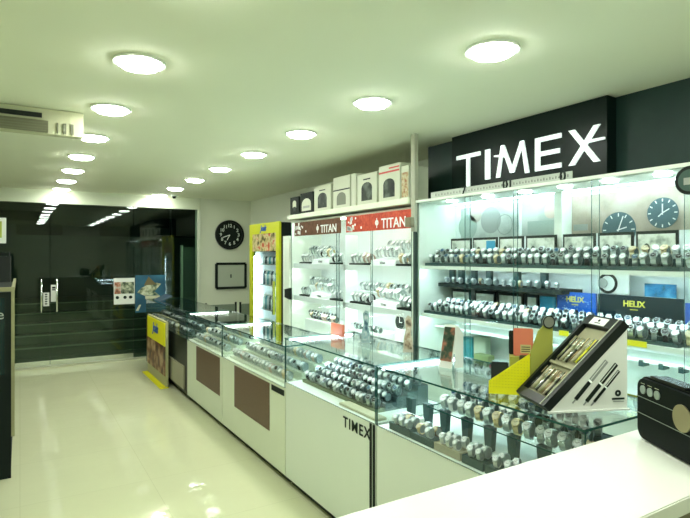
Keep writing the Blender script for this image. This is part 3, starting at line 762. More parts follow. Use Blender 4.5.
# large round dark clock in cabinet base
yc = y_at(400, XF + .12)
o = thing('table_clock', 'round dark-faced clock standing in the TITAN cabinet base at the right', 'clock', (XF + .12, yc, KS + .001))
MB().box(XF + .10, XF + .16, yc - .05, yc + .05, KS + .0006, KS + .22, INNER).build('stand', o)
MB().cyl((XF + .13, yc, KS + .275), .068, .02, GREY, 'x', 28).build('rim', o)
b = MB(); b.cyl((XF + .118, yc, KS + .275), .060, .004, MATTE, 'x', 28); b.box(XF + .114, XF + .1158, yc - .002, yc + .002, KS + .275, KS + .32, WINK); b.box(XF + .114, XF + .1158, yc - .035, yc, KS + .273, KS + .277, WINK); b.build('dial', o)

# ============================================================ YELLOW FRIDGE
RX0 = 2.60
fy0, fy1 = y_at(279, RX0), y_at(249.5, RX0)
fr = thing('drinks_fridge', 'tall yellow drinks fridge with a glass door, left of the TITAN cabinet', 'fridge', (2.85, (fy0 + fy1) / 2, 0))
b = MB()
b.box(RX0 + .03, 3.2, fy0, fy0 + .03, .04, 2.0, BLACK); b.box(RX0 + .03, 3.2, fy1 - .03, fy1, .04, 2.0, BLACK)
b.box(3.17, 3.2, fy0 + .03, fy1 - .03, .04, 2.0, INNER); b.box(RX0 + .03, 3.17, fy0 + .03, fy1 - .03, 1.97, 2.0, BLACK); b.box(RX0 + .03, 3.17, fy0 + .03, fy1 - .03, .04, .3, BLACK)
b.box(RX0 + .05, RX0 + .06, fy0 + .03, fy1 - .03, 1.66, 1.97, BLACK)
b.build('body', fr)
MB().box(RX0 + .07, 3.169, fy0 + .031, fy0 + .036, .301, 1.66, INNER).box(RX0 + .07, 3.169, fy1 - .036, fy1 - .031, .301, 1.66, INNER).box(3.160, 3.169, fy0 + .037, fy1 - .037, .301, 1.66, INNER).build('liner', fr)
MB().box(RX0 + .03, 3.16, fy0 + .1, fy1 - .1, 0, .04, BLACK).build('foot', fr)
b = MB(); b.box(RX0, RX0 + .028, fy0, fy0 + .09, .06, 2.01, YELF); b.box(RX0, RX0 + .028, fy1 - .09, fy1, .06, 2.01, YELF)
b.box(RX0, RX0 + .028, fy0 + .09, fy1 - .09, 1.88, 2.01, YELF); b.box(RX0, RX0 + .028, fy0 + .09, fy1 - .09, .06, .3, YELF)
b.build('door_frame', fr)
MB().box(RX0 + .006, RX0 + .028, fy0 + .09, fy1 - .09, 1.66, 1.88, art('fridge_food', [(.06, .06, .02), (.42, .36, .14), (.60, .54, .32), (.5, .08, .03)], 12)).build('header_picture', fr)
MB().pane(RX0 + .012, RX0 + .020, fy0 + .09, fy1 - .09, .3, 1.66, GL, EDGE).build('glass_door', fr)
text_mb('Joals', .10, .003, BLUEP, face_aisle(RX0 - .003, (fy0 + fy1) / 2, 1.945), shear=.3, bold=.003).build('lettering', fr)
MB().box(RX0 - .03, RX0 - .002, fy0 + .11, fy0 + .13, .9, 1.3, CHROME).build('handle', fr)
MB().box(RX0 + .04, RX0 + .058, fy1 - .085, fy1 - .045, .35, 1.6, LED).build('light_strip', fr)
MB().box(RX0 + .04, RX0 + .058, fy0 + .06, fy0 + .08, .35, 1.6, LED).build('light_strip', fr)
BOT = [mat('bottle_teal', (.04, .28, .32), .15), mat('bottle_clear', (.4, .55, .55), .1), mat('bottle_dark', (.02, .05, .06), .15), mat('bottle_pale', (.55, .68, .66), .2)]
for k, z in enumerate((.62, .93, 1.24, 1.5)):
    MB().box(RX0 + .045, 3.15, fy0 + .09, fy1 - .09, z - .012, z, GREY).build('shelf', fr)
    hgt = .2 if k < 3 else .11
    for j in range(9):
        y = fy0 + .125 + j * .062
        o = thing('drink_bottle', 'small drink bottle on the %s fridge shelf, %s from the left' % (('lowest', 'second', 'third', 'top')[k], ORD[9 - j]), 'bottle', (RX0 + .085, y, z), 'drink bottles in the yellow fridge')
        m = BOT[(j * 7 + k * 3) % 4]
        b = MB(); b.cyl((RX0 + .085, y, z + .0006 + hgt * .33), .026, hgt * .66, m, 'z', 12); b.cyl((RX0 + .085, y, z + hgt * .76), .026, hgt * .2, m, 'z', 12, r2=.011); b.build('bottle', o)
        MB().cyl((RX0 + .085, y, z + hgt * .905), .0125, hgt * .08, WHITE, 'z', 10).build('cap', o)
# small black camera-like thing between fridge and cabinet
yk = KY1 + .02
o = thing('payment_device', 'small black flared device fixed to the left edge of the TITAN cabinet', 'device', (2.60, yk, 1.12))
MB().prism([(yk + .03, 1.13), (yk + .03, 1.22), (yk - .10, 1.24), (yk - .10, 1.11)], 2.585, 2.618, BLACK, 'x').build('body', o)

# ============================================================ WALL CLOCK and notice board on the front wall
o = thing('wall_clock', 'large round black wall clock with white numerals on the front wall', 'clock', (3.04, YF, 1.957))
MB().ring((3.04, YF - .02, 1.957), .215, .25, .04, BLACK, 'y', 40).build('rim', o)
MB().cyl((3.04, YF - .012, 1.957), .216, .02, MATTE, 'y', 40).build('dial', o)
for k in range(12):
    a = k * PI / 6; n = str(12 if k == 0 else k)
    text_mb(n, .078, .003, mat('clock_numeral', (.62, .70, .62), .5), face_back(3.04 + .155 * math.sin(a), YF - .024, 1.957 + .155 * math.cos(a)), bold=.002).build('numeral', o)
for a, L in ((R(-150), .10), (R(-110), .13)):
    MB().box(-.006, .006, YF - .030, YF - .027, 0, L, WINK, M=Matrix.Translation((3.04, 0, 1.957)) @ Matrix.Rotation(a, 4, 'Y')).build('hand', o)
o = thing('notice_board', 'pale notice board with a dark frame below the wall clock', 'board', (3.06, YF, 1.04))
b = MB(); x0, x1, z0, z1 = 2.79, 3.34, 1.04, 1.49
for a in ((x0 + .02, x1 - .02, z0, z0 + .042), (x0 + .02, x1 - .02, z1 - .042, z1), (x0, x0 + .042, z0 + .02, z1 - .02), (x1 - .042, x1, z0 + .02, z1 - .02)): b.box(a[0], a[1], YF - .03, YF - .001, a[2], a[3], MATTE)
b.build('frame', o)
MB().box(x0 + .03, x1 - .03, YF - .02, YF - .004, z0 + .03, z1 - .03, mat('board_face', (.46, .52, .42), .5)).build('panel', o)
MB().box(3.05, 3.07, YF - .024, YF - .0202, 1.23, 1.29, INK).build('print', o)
# two office chairs behind the far counter
GC = mat('grey_green_fabric', (.20, .25, .18), .8)
def chair(x, y, label):
    o = thing('office_chair', label, 'chair', (x, y, 0), 'low-backed chairs behind the far counter')
    MB().box(x - .22, x + .22, y - .21, y + .21, .44, .50, GC, bev=.015).build('seat', o)
    MB().box(x - .22, x + .22, y + .19, y + .235, .56, .86, GC, bev=.012).build('backrest', o)
    b = MB()
    for s in (-1, 1): b.box(x + s * .232 - .012, x + s * .232 + .012, y + .2, y + .225, .40, .89, MATTE)
    b.build('back_frame', o)
    for sx in (-1, 1):
        for sy in (-1, 1): MB().cyl((x + sx * .19, y + sy * .18, .22), .013, .44, MATTE, 'z', 10).build('leg', o)
chair(2.62, 7.75, 'left grey-green chair behind the far dark counter'); chair(3.14, 7.70, 'right grey-green chair behind the far dark counter')

# ============================================================ COUNTERS
CX = 1.584
def counter(name, label, y0, y1, zb_, zt_, x1, body, ends=(1, 1), edge=EDGE, toplabel=None, led=LED):
    o = thing(name, label, 'counter', ((CX + x1) / 2, (y0 + y1) / 2, 0))
    MB().box(CX + .004, x1, y0, y1, .06, zb_, body, bev=.002).build('base_cabinet', o)
    MB().box(CX + .05, x1 - .02, y0 + .01, y1 - .01, 0, .06, BLACK).build('plinth', o)
    g = .006
    MB().pane(CX, CX + g, y0, y1, zb_ + .0005, zt_ - .009, GL, edge).build('front_pane', o)
    MB().pane(x1 - g, x1, y0, y1, zb_ + .0005, zt_ - .009, GL, edge).build('rear_pane', o)
    if ends[0]: MB().pane(CX + g, x1 - g, y0, y0 + g, zb_ + .0005, zt_ - .009, GL, edge).build('end_pane', o)
    if ends[1]: MB().pane(CX + g, x1 - g, y1 - g, y1, zb_ + .0005, zt_ - .009, GL, edge).build('end_pane', o)
    MB().pane(CX - .004, x1 + .004, y0, y1, zt_ - .0085, zt_, GLT, edge).build('top_pane', o)
    if led: MB().box(CX + .03, x1 - .03, y1 - .035, y1 - .010, zt_ - .022, zt_ - .011, led).build('light_strip', o)
    return o
NY0, NY1, TYA, TYB = 1.095, 2.30, 2.312, 3.42
LEDC = mat('counter_led', (1, 1, 1), .4, emit=(.76, .95, 1.0), es=22)
c1 = counter('glass_counter', 'nearest white glass-topped watch counter, with the pen stand on top', NY0, NY1, .72, 1.03, 2.15, WHITE, led=LEDC)
c2 = counter('glass_counter', 'white glass-topped counter with small black TIMEX lettering on its front', TYA, TYB, .72, 1.03, 2.15, WHITE, led=LEDC)
text_mb('TIMEX', .086, .003, INK, face_aisle(CX + .001, (y_at(343, CX) + y_at(370, CX)) / 2, .65), bold=.0005, spacing=1.2).build('lettering', c2)
for a in (TYA + .0, TYA + .03): MB().box(CX - .002, CX + .0035, a + .003, a + .018, .06, .715, MATTE).build('edge_strip', c2)
WGLD = mat('counter_inner_beige', (.50, .50, .33), .6)
tag(bx(CX + .03, CX + .10, TYA + .03, TYA + .42, .7206, .735, WGLD, bev=.003).build('plinth_board'), 'empty beige board inside the front corner of the TIMEX-lettered counter', 'board')
# sloped watch display in the lettered counter
G5 = 'watches in the TIMEX-lettered counter'
NR = 5
TG = mat('slate_step', (.05, .09, .085), .6)
SN = ['front', 'second', 'third', 'fourth', 'rear']
for q in range(NR):
    xa = CX + .105 + .078 * q; zz = .735 + .024 * q
    y0_, y1_ = TYA + .16 - .0 * q, TYB - .06
    tray('display_tray', xa, xa + .076, y0_, y1_, .7206, zz + .004, TG if q else GREENM, '%s step of the stepped watch display in the TIMEX-lettered counter' % SN[q], 'stepped trays in the TIMEX-lettered counter')
    row(xa + .038, y1_ - .01, y0_ + .01, zz + .0005, .054, MIXC, 'grey', '%s step, TIMEX-lettered counter' % SN[q], G5, sc=1.08)
# near counter contents
G6 = 'watches in the nearest counter'
sh = thing('glass_riser', 'low glass shelf on dark tapered supports inside the nearest counter', 'shelf', (1.93, 1.7, .7206))
MB().pane(1.77, 2.12, NY0 + .03, NY1 - .18, .832, .838, GL, EDGE).build('glass_shelf', sh)
for u in (412, 429, 446, 468, 491, 514.6, 545, 575):
    y = y_at(u, 1.82)
    MB().prism([(y - .016, .7206), (y + .016, .7206), (y + .027, .8315), (y - .027, .8315)], 1.80, 1.83, TEAL, 'x').build('support', sh)
for k, (a, b_) in enumerate(((2.06, 1.80), (1.79, 1.53), (1.52, 1.26))):
    tray('display_tray', 1.86, 1.93, b_, a, .8386, .862, TEAL, 'dark front tray on the low glass shelf of the nearest counter, %s' % ('left', 'middle', 'right')[k], 'trays on the low glass shelf')
    tray('display_tray', 1.935, 2.005, b_, a, .8386, .890, TEAL, 'dark raised tray on the low glass shelf of the nearest counter, %s' % ('left', 'middle', 'right')[k], 'trays on the low glass shelf')
row(1.815, 2.05, 1.14, .8385, .056, MIXW, 'pale', 'front row, low glass shelf, nearest counter', G6, sc=1.2)
row(1.895, 2.05, 1.27, .8585, .056, MIXC, 'grey', 'middle row, low glass shelf, nearest counter', G6, sc=1.2)
row(1.97, 2.05, 1.27, .8865, .056, MIXW + MIXC, 'grey', 'rear row, low glass shelf, nearest counter', G6, sc=1.2)
TR = [(394, 415, TEAL, 'far left'), (416, 438, TEAL, 'left of the beige one'), (439, 465, mat('beige_tray', (.42, .40, .28), .6), 'beige one'), (467, 488, TEAL, 'right of the beige one'), (490, 520, TEAL, 'nearest the white ledge')]
for (a, b_, m, ps) in TR:
    y1_, y0_ = y_at(a, 1.64), y_at(b_, 1.64)
    tray('display_tray', 1.61, 1.70, y0_, y1_, .7206, .755, m, 'front floor tray in the nearest counter, %s' % ps, 'floor trays along the front of the nearest counter')
    row(1.634, y1_ - .012, y0_ + .012, .7515, .046, MIXW, 'pale', 'front, floor tray %s, nearest counter' % ps.split(' the')[0], G6, sc=.85)
    row(1.676, y1_ - .012, y0_ + .012, .7515, .046, MIXW, 'pale', 'back, floor tray %s, nearest counter' % ps.split(' the')[0], G6, sc=.85)
b = MB(); b.box(1.66, 1.76, 2.12, 2.27, .7206, .775, PAPER, bev=.003)
o = thing('watch_case', 'white flat case with a dark watch print at the far end of the nearest counter', 'box', (1.7, 2.2, .7206))
b.build('body', o); MB().ring((1.71, 2.195, .7762), .03, .038, .002, INK, 'z').build('print', o)

# brown-panel counters
def panel_counter(label, y0, y1, ya, yb, dark=False):
    o = counter('glass_counter', label, y0, y1, .675, .97, 2.08, WHITE2 if not dark else BLACK, led=LEDW if not dark else None)
    if not dark:
        MB().box(CX + .0005, CX + .0035, ya, yb, .30, .655, BROWN).build('front_panel', o)
    return o
p1 = panel_counter('white counter with a brown front panel, beside the lettered counter', 3.428, 4.79, 3.70, 4.46)
MB().box(CX + .0, CX + .0035, 3.44, 3.66, .615, .655, MATTE).build('dark_slot', p1)
p2 = panel_counter('white counter with a brown front panel, beside the black counter', 4.80, 6.0, 4.86, 5.63)
p3 = panel_counter('black far counter with a glass top, behind the yellow standee', 6.01, 8.25, 0, 0, True)
MB().box(CX - .012, CX + .003, 6.1, 6.95, .10, .36, BEIGE).build('drawer_front', p3)
for (ya, yb, n1, mm, mx, z0) in ((3.5, 4.72, 'counter beside the lettered one', WHITE2, MIXT, .675), (4.87, 5.93, 'counter beside the black one', WHITE2, MIXT, .675), (6.1, 8.15, 'black far counter', TG, MIXC, .675)):
    for q in range(3):
        xa = CX + .05 + .12 * q
        tray('display_tray', xa, xa + .10, ya, yb, z0 + .0006, z0 + .02 + .05 * q, mm, '%s step of the pale watch display in the %s' % (('front', 'middle', 'rear')[q], n1) if mm != TG else '%s dark watch step in the %s' % (('front', 'middle', 'rear')[q], n1))
        row(xa + .05, yb - .02, ya + .02, z0 + .0165 + .05 * q, .062, mx, 'pale' if mm != TG else 'grey', '%s step, %s' % (('front', 'middle', 'rear')[q], n1), 'watches in the %s' % n1, sc=1.2)

# yellow standee in front of the far counter
sx = 1.50; a, b_ = y_at(165, sx), y_at(147, sx)
o = thing('promo_standee', 'yellow promotional standee with a blue logo against the black far counter', 'standee', (sx, (a + b_) / 2, 0))
MB().box(sx + .01, sx + .04, a, b_, .012, .80, mat('standee_cream', (.45, .45, .25), .6)).build('backing', o)
MB().box(sx, sx + .009, a + .02, b_ - .02, .50, .78, YEL).build('header_panel', o)
MB().box(sx, sx + .009, a + .02, b_ - .02, .14, .495, art('standee_photo', [(.05, .03, .02), (.20, .08, .04), (.5, .36, .2)], 7)).build('photo_panel', o)
MB().box(sx - .06, sx + .04, a - .02, b_ + .02, 0, .011, YEL).build('foot', o)
text_mb('Joals', .17, .004, BLUEP, face_aisle(sx - .003, (a + b_) / 2, .665), shear=.3, bold=.004).build('lettering', o)
# lamp-like dark object on far counter
o = thing('desk_display', 'dark flat display propped on the far end of the black counter', 'display', (1.75, 7.9, .971))
MB().prism([(1.66, .971), (1.70, .971), (1.83, 1.03), (1.83, 1.045)], 7.7, 8.1, BLUEP if False else mat('slate_blue', (.04, .08, .12), .4), 'y').build('panel', o)

# ------------------------------------------------------------ goods on top of the counters
Z1 = 1.0306
tag(bx(1.93, 1.95, 3.22, 3.38, Z1, Z1 + .085, ORG, bev=.001).build('gift_card'), 'small orange-red card standing on the far corner of the TIMEX-lettered counter', 'card')
def standee(x, y, h, m1, m2, label):
    o = thing('product_standee', label, 'standee', (x, y, Z1))
    prof = [(-.03, 0), (.03, 0), (.026, h * .3), (.016, h * .5), (.024, h * .75), (.018, h * .95), (-.002, h), (-.02, h * .9), (-.014, h * .6), (-.026, h * .35)]
    M = Matrix.Translation((x, y, Z1 + .006)) @ Matrix.Rotation(R(-35), 4, 'Z')
    b = MB(); b.prism(prof, -.003, .003, m1, 'y', M=M); b.build('cutout', o)
    b = MB(); b.prism([(p[0] * .7, p[1] * .86 + h * .07) for p in prof], -.0045, -.0032, m2, 'y', M=M); b.build('print', o)
    MB().cyl((x, y, Z1 + .003), .05, .006, GL, 'z', 20).build('base', o)
standee(1.93, 2.92, .21, mat('pale_blue_cutout', (.30, .44, .45), .4), art('standee_blue', [(.05, .12, .16), (.3, .45, .48), (.6, .68, .66)], 30), 'slim bluish cut-out standee on the lettered counter, the left one')
standee(1.95, 2.50, .215, mat('tan_cutout', (.45, .40, .30), .4), art('standee_tan', [(.10, .07, .04), (.4, .3, .2), (.6, .55, .42)], 30), 'slim tan cut-out standee on the lettered counter, the right one')
# tent card on the near counter
o = thing('tent_card', 'white tent card with a dark picture on the far end of the nearest counter', 'card', (1.90, 2.08, Z1))
M = Matrix.Translation((1.905, 2.07, Z1)) @ Matrix.Rotation(R(-12), 4, 'Z') @ Matrix.Scale(.62, 4, (0, 1, 0)) @ Matrix.Scale(.8, 4, (1, 0, 0))
b = MB()
b.prism([(-.075, 0), (-.07, 0), (-.014, .215), (-.019, .215)], -.06, .06, PAPER, 'y', M=M @ Matrix.Rotation(R(20), 4, 'Z'))
b.build('front_flap', o)
b = MB(); b.prism([(-.0685, .035), (-.067, .035), (-.0225, .205), (-.024, .205)], -.052, .052, art('tent_photo', [(.01, .03, .02), (.05, .08, .05), (.35, .14, .09)], 24), 'y', M=M @ Matrix.Rotation(R(20), 4, 'Z') @ Matrix.Translation((-.0025, 0, 0)))
b.build('picture', o)
b = MB(); b.prism([(-.018, 0), (.045, 0), (.045, .17), (.015, .208), (-.012, .215)], -.066, -.060, PAPER, 'y', M=M); b.build('rear_flap', o)

# yellow display stand
A0 = Vector((1.661, 1.591, Z1))
SMX = Matrix.Translation(A0) @ Matrix.Rotation(math.atan2(-.72, .69), 4, 'Z')      # x along the front wall, y into the stand
WL = .162
B0 = SMX @ Vector((WL, 0, 0)); CMX = Matrix.Translation(B0) @ Matrix.Rotation(math.atan2(-.39, .92), 4, 'Z')
o = thing('wallet_display_stand', 'yellow cardboard display stand holding small boxes on the nearest counter', 'display stand', (1.76, 1.55, Z1))
MB().prism([(0, 0), (WL, 0), (WL, .172), (0, .052)], 0, .003, YEL, 'y', M=SMX).build('front_wall', o)
DOT = mat('perforation_dots', (.42, .43, .02), .6)
b = MB()
for i in range(13):
    for j in range(10):
        x = .008 + i * .012; z = .03 + j * .012
        if z < .046 + x * .74: b.cyl((x, -.0007, z), .0016, .0012, DOT, 'y', 6, M=SMX)
b.build('dot_pattern', o)
MB().prism([(.0035, 0), (.10, 0), (.10, .305), (.085, .312), (.035, .262), (.0035, .176)], 0, .003, OLIVE, 'y', M=CMX).build('side_wall', o)
C0 = CMX @ Vector((.10, .004, 0)); fl = [SMX @ Vector(p) for p in ((.003, .0035, 0), (WL - .003, .0035, 0))] + [C0, SMX @ Vector((.20, .12, 0)), SMX @ Vector((.003, .12, 0))]
MB().prism([(p.x, p.y) for p in fl], Z1, Z1 + .02, OLIVE, 'z').build('floor_panel', o)
MB().box(.085, WL + .03, .035, .118, .0205, .15, OLIVE, M=SMX).build('inner_step', o)
def lean(name, cat, x, y, z, w_, d, h, ang, m, label, ext=None):
    M = SMX @ Matrix.Translation((x, y, z)) @ Matrix.Rotation(R(ang), 4, 'X')
    o = thing(name, label, cat, SMX @ Vector((x, y, z)))
    MB().box(-w_ / 2, w_ / 2, -d / 2, d / 2, 0, h, m, M=M, bev=.003).build('body', o)
    if ext:
        b = MB(); ext(b, M, d, w_, h); b.build('label_print', o)
def e4(b, M, d, w_, h):
    b.box(-.012, .030, -d / 2 - .0015, -d / 2 - .0002, .012, .047, mat('cream_label', (.62, .55, .25), .5), M=M)
    for k in range(3): b.box(-.008, .026, -d / 2 - .0025, -d / 2 - .0016, .018 + k * .009, .021 + k * .009, INK, M=M)
lean('wallet_box', 'box', .140, .055, .1515, .078, .02, .115, -8, ORG, 'orange-red box with a cream label standing in the yellow stand', e4)
lean('wallet_box', 'box', .108, .090, .1515, .05, .018, .10, -5, BLACK, 'narrow black box standing behind and left of the orange-red box')
lean('wallet_box', 'box', .045, .028, .0260, .070, .022, .10, -22, MATTE, 'black leaning box at the low left corner of the yellow stand')
lean('wallet_box', 'box', .140, .019, .0215, .036, .014, .140, 0, mat('dark_olive_box', (.05, .05, .02), .5), 'dark olive box in the yellow stand below the orange-red box')
o = thing('round_emblem', 'grey half-round plate on the tall corner of the yellow stand', 'plate', CMX @ Vector((.085, 0, .3)))
MB().cyl((.080, -.003, .300), .026, .005, GREY, 'y', 24, M=CMX).build('disc', o); MB().ring((.080, -.0065, .300), .022, .027, .0015, MATTE, 'y', M=CMX).build('ring', o)

# pen display wedge
P0 = Vector((1.64, 1.28, Z1)); ang = math.atan2(-.39, .92)
PM = Matrix.Translation(P0) @ Matrix.Rotation(ang, 4, 'Z')
L, HH, Wd = .312, .318, .215
o = thing('pen_display', 'wedge-shaped pen display with open black tray and white pen-photo side, on nearest counter', 'display stand', P0)
b = MB(); b.prism([(.0, .003), (L, .003), (L, HH - .02)], 0, .006, PAPER, 'y', M=PM); b.build('side_panel', o)
b = MB(); b.prism([(.0, .003), (L, .003), (L, HH - .02)], Wd - .006, Wd, MATTE, 'y', M=PM); b.build('rear_panel', o)
th = math.atan2(HH - .02, L); LS = math.hypot(L, HH - .02)
TM = PM @ Matrix.Rotation(-th, 4, 'Y')     # tray frame: x up the slope, y across, z out of the face
FR = mat('tray_bronze_frame', (.16, .17, .11), .3, .5)
b = MB(); x0, x1 = .003, LS + .012
b.box(x0, x1, 0, Wd, .001, .012, mat('tray_base', (.13, .13, .08), .6), M=TM)
b.box(x0, x0 + .035, 0, Wd, .012, .034, BLACK, M=TM); b.box(x1 - .05, x1, 0, Wd, .012, .034, BLACK, M=TM)
b.box(x0 + .035, x1 - .05, 0, .022, .012, .034, BLACK, M=TM); b.box(x0 + .035, x1 - .05, Wd - .016, Wd, .012, .034, BLACK, M=TM)
b.build('tray', o)
b = MB(); b.box(x0, x1, -.002, -.0003, .001, .034, BLACK, M=TM); b.box(x0, x1, .019, .022, .0342, .037, mat('pale_edge', (.55, .58, .45), .3), M=TM); b.build('rim_strip', o)
b = MB(); b.box(x0 + .04, x1 - .055, .026, Wd - .02, .0122, .0150, mat('beige_insert', (.30, .30, .18), .7), M=TM); b.box(.181, .193, .026, Wd - .02, .0152, .030, mat('beige_insert', (.36, .36, .22), .7), M=TM); b.build('insert', o)
b = MB(); b.box(x1 - .046, x1 - .010, .07, .165, .0342, .0365, PAPER, M=TM); b.cyl((x1 - .024, .117, .0372), .006, .0012, INK, 'z', 14, M=TM); b.box(x1 - .038, x1 - .035, .10, .134, .0367, .0376, INK, M=TM); b.build('name_plate', o)
# photo of three pens printed on the side panel
b = MB()
for k, (px_, pz) in enumerate(((.105, .045), (.148, .036), (.178, .033))):
    A = PM @ Matrix.Translation((px_, -.001, pz)) @ Matrix.Rotation(R(-48), 4, 'Y')
    g = [mat('print_silver', (.30, .34, .31), .4), MATTE, MATTE][k]
    LL = (.185, .180, .150)[k]; wd = (.0085, .0085, .006)[k]
    b.box(0, LL * .45, -.0004, .0004, -wd * .9, wd * .9, MATTE, M=A); b.box(LL * .45, LL * .49, -.0004, .0004, -wd, wd, CHROME, M=A)
    b.box(LL * .49, LL, -.0004, .0004, -wd, wd, g, M=A); b.box(-.018, -.001, -.0004, .0004, -.003, .003, mat('print_silver', (.30, .34, .31), .4), M=A)
    b.box(LL * .5, LL * .98, -.001, -.0005, .001, .004, PAPER, M=A)
b.build('pen_photo', o)
b = MB(); b.ring((.274, -.001, .062), .004, .012, .001, INK, 'y', 20, M=PM); b.box(.250, .300, -.0016, -.0004, .038, .045, INK, M=PM); b.box(.255, .298, -.0016, -.0004, .030, .033, mat('print_silver', (.30, .34, .31), .4), M=PM); b.build('logo_print', o)
MB().box(-.005, L + .004, -.012, -.0005, .0005, .006, PAPER, M=PM).build('foot_flap', o)
# pens lying in the tray (each a thing)
PENM = [mat('pen_cream', (.45, .43, .30), .3), mat('pen_black', (.02, .025, .02), .2), mat('pen_silver', (.7, .74, .7), .15, .9), mat('pen_yellow', (.70, .70, .03), .3), mat('pen_olive', (.22, .24, .10), .3), mat('pen_bronze', (.35, .27, .14), .25, .6)]
PN = ['cream', 'black', 'silver', 'yellow', 'olive', 'bronze']
for lvl, (xa, ln, seq) in enumerate(((.046, .115, (1, 4, 1, 0, 5, 4, 0, 1, 2, 4, 0, 1)), (.205, .120, (0, 1, 3, 4, 0, 5, 1, 2, 4, 0, 1, 4)))):
    for k, c in enumerate(seq):
        y = .034 + k * .0136; xs = xa + random.uniform(0, .016); z = .0212
        cc = k + 1
        lb = '%s pen in the %s compartment of the pen display, %s from the open side' % (PN[c], ('lower', 'upper')[lvl], ORD[cc])
        if c == 3: lb = 'bright yellow pen in the upper compartment of the pen display'
        o = thing('pen', lb, 'pen', TM @ Vector((xs, y, z)), 'pens lying in the display tray')
        MB().cyl((xs + ln * .27, y, z), .0044, ln * .54, PENM[c], 'x', 10, M=TM).build('barrel', o)
        MB().cyl((xs + ln * .77, y, z), .0052, ln * .44, PENM[c if k % 3 else 2], 'x', 10, M=TM).build('cap', o)
        MB().box(xs + ln * .65, xs + ln * .97, y - .001, y + .001, z + .0063, z + .008, GOLD if k % 2 else CHROME, M=TM).build('clip', o)

# ------------------------------------------------------------ white ledge in the foreground
LY0, LY1 = .64, .975
o = thing('service_ledge', 'plain white ledge counter across the foreground', 'counter', (1.5, .8, 0))
LM = mat('white_ledge_laminate', (.86, .90, .80), .30, noise=.02, nscale=4)
MB().box(.35, 2.6, LY0, LY1, 1.01, 1.05, LM, bev=.003).build('top_board', o)
MB().box(.40, 2.58, LY0 + .03, LY1 - .03, .0, 1.0095, mat('ledge_front_brown', (.20, .19, .12), .5)).build('body', o)

# black device on the ledge
o = thing('portable_speaker', 'black rounded box with three round silver buttons on the white ledge', 'speaker', (1.5, .75, 1.0506))
dv = Vector((-.474, -.880, 0)).normalized(); n_ = Vector((dv.y, -dv.x, 0))    # along the face, outward normal (towards the aisle)
nv = Vector((-.880, .474, 0))
org = Vector((1.603, .935, 1.0506))
DM = Matrix(((dv.x, -nv.x, 0, org.x), (dv.y, -nv.y, 0, org.y), (0, 0, 1, org.z), (0, 0, 0, 1)))   # x along face, y into the box, z up
W_, D_, H_ = .33, .085, .19
def rrect(x0, x1, z0, z1, r, n=6):
    p = []
    for cx, cz, a0 in ((x1 - r, z0 + r, -90), (x1 - r, z1 - r, 0), (x0 + r, z1 - r, 90), (x0 + r, z0 + r, 180)):
        for k in range(n + 1): a = R(a0 + 90 * k / n); p.append((cx + r * math.cos(a), cz + r * math.sin(a)))
    return p
BK = mat('glossy_black_shell', (.003, .006, .005), .2, spec=.3)
b = MB(); b.prism(rrect(0, W_, 0, H_, .035), .012, D_ - .008, BK, 'y', M=DM)
b.prism(rrect(.006, W_ - .006, .006, H_ - .006, .030), 0, .012, mat('matt_black_front', (.003, .007, .005), .5, spec=.1), 'y', M=DM)
b.prism(rrect(.006, W_ - .006, .006, H_ - .006, .030), D_ - .008, D_, BK, 'y', M=DM)
b.build('body', o)
MB().prism(rrect(.05, .20, H_ + .0005, H_ + .007, .003), .012, .030, BK, 'y', M=DM).build('top_ridge', o)
for k in range(3):
    x = .036 + .033 * k
    bt = MB().cyl((x, -.0015, .152), .0125, .003, mat('button_silver', (.34, .42, .38), .35, .5), 'y', 20, M=DM).build('button', o)
    sub(MB().box(x - .010, x + .010, -.002, .0005, .169, .171, CHROME, M=DM), 'button_mark', bt)
SEAM = mat('seam_grey', (.20, .25, .20), .4)
MB().box(.004, W_ - .004, -.0016, .0005, .127, .1285, SEAM, M=DM).build('seam', o)
MB().box(.004, W_ - .004, -.0016, .0005, .078, .0795, SEAM, M=DM).build('seam', o)
MB().cyl((.208, -.002, .118), .036, .004, mat('bronze_disc', (.30, .27, .15), .4, .4), 'y', 32, M=DM).build('badge_disc', o)

# ============================================================ LEFT SIDE GOODS
o = thing('shelf_rack', 'black rack of dark goods with a pale gold top frame, at the left edge', 'rack', (-.3, 5.3, 0))
LX = -.045
GD = mat('dull_gold_frame', (.34, .34, .18), .4)
b = MB(); b.box(-.62, LX - .01, 4.55, 4.58, 0, 1.34, MATTE); b.box(-.62, LX - .01, 6.3, 6.33, 0, 1.34, MATTE); b.box(-.62, -.60, 4.58, 6.3, 0, 1.34, MATTE); b.box(-.60, LX - .01, 4.58, 6.3, 1.31, 1.34, MATTE); b.build('body', o)
for z in (.08, .40, .72, 1.02): MB().box(-.60, LX - .01, 4.58, 6.3, z - .02, z, MATTE).build('shelf', o)
b = MB(); b.box(-.62, LX + .012, 4.545, 4.575, 1.345, 1.375, GD); b.box(LX - .009, LX + .012, 4.545, 4.575, .3, 1.345, GD); b.box(LX - .009, LX + .012, 4.576, 6.33, 1.345, 1.375, GD); b.build('edge_frame', o)
b = MB(); b.box(-.58, LX - .05, 4.540, 4.548, .75, 1.30, mat('dark_screen', (.01, .03, .03), .15)); b.build('end_panel', o)
b = MB()
text_mb('e', .10, .003, mat('sign_dull_white', (.4, .48, .42), .5), face_back(-.12, 4.536, 1.18)).build('lettering', o)
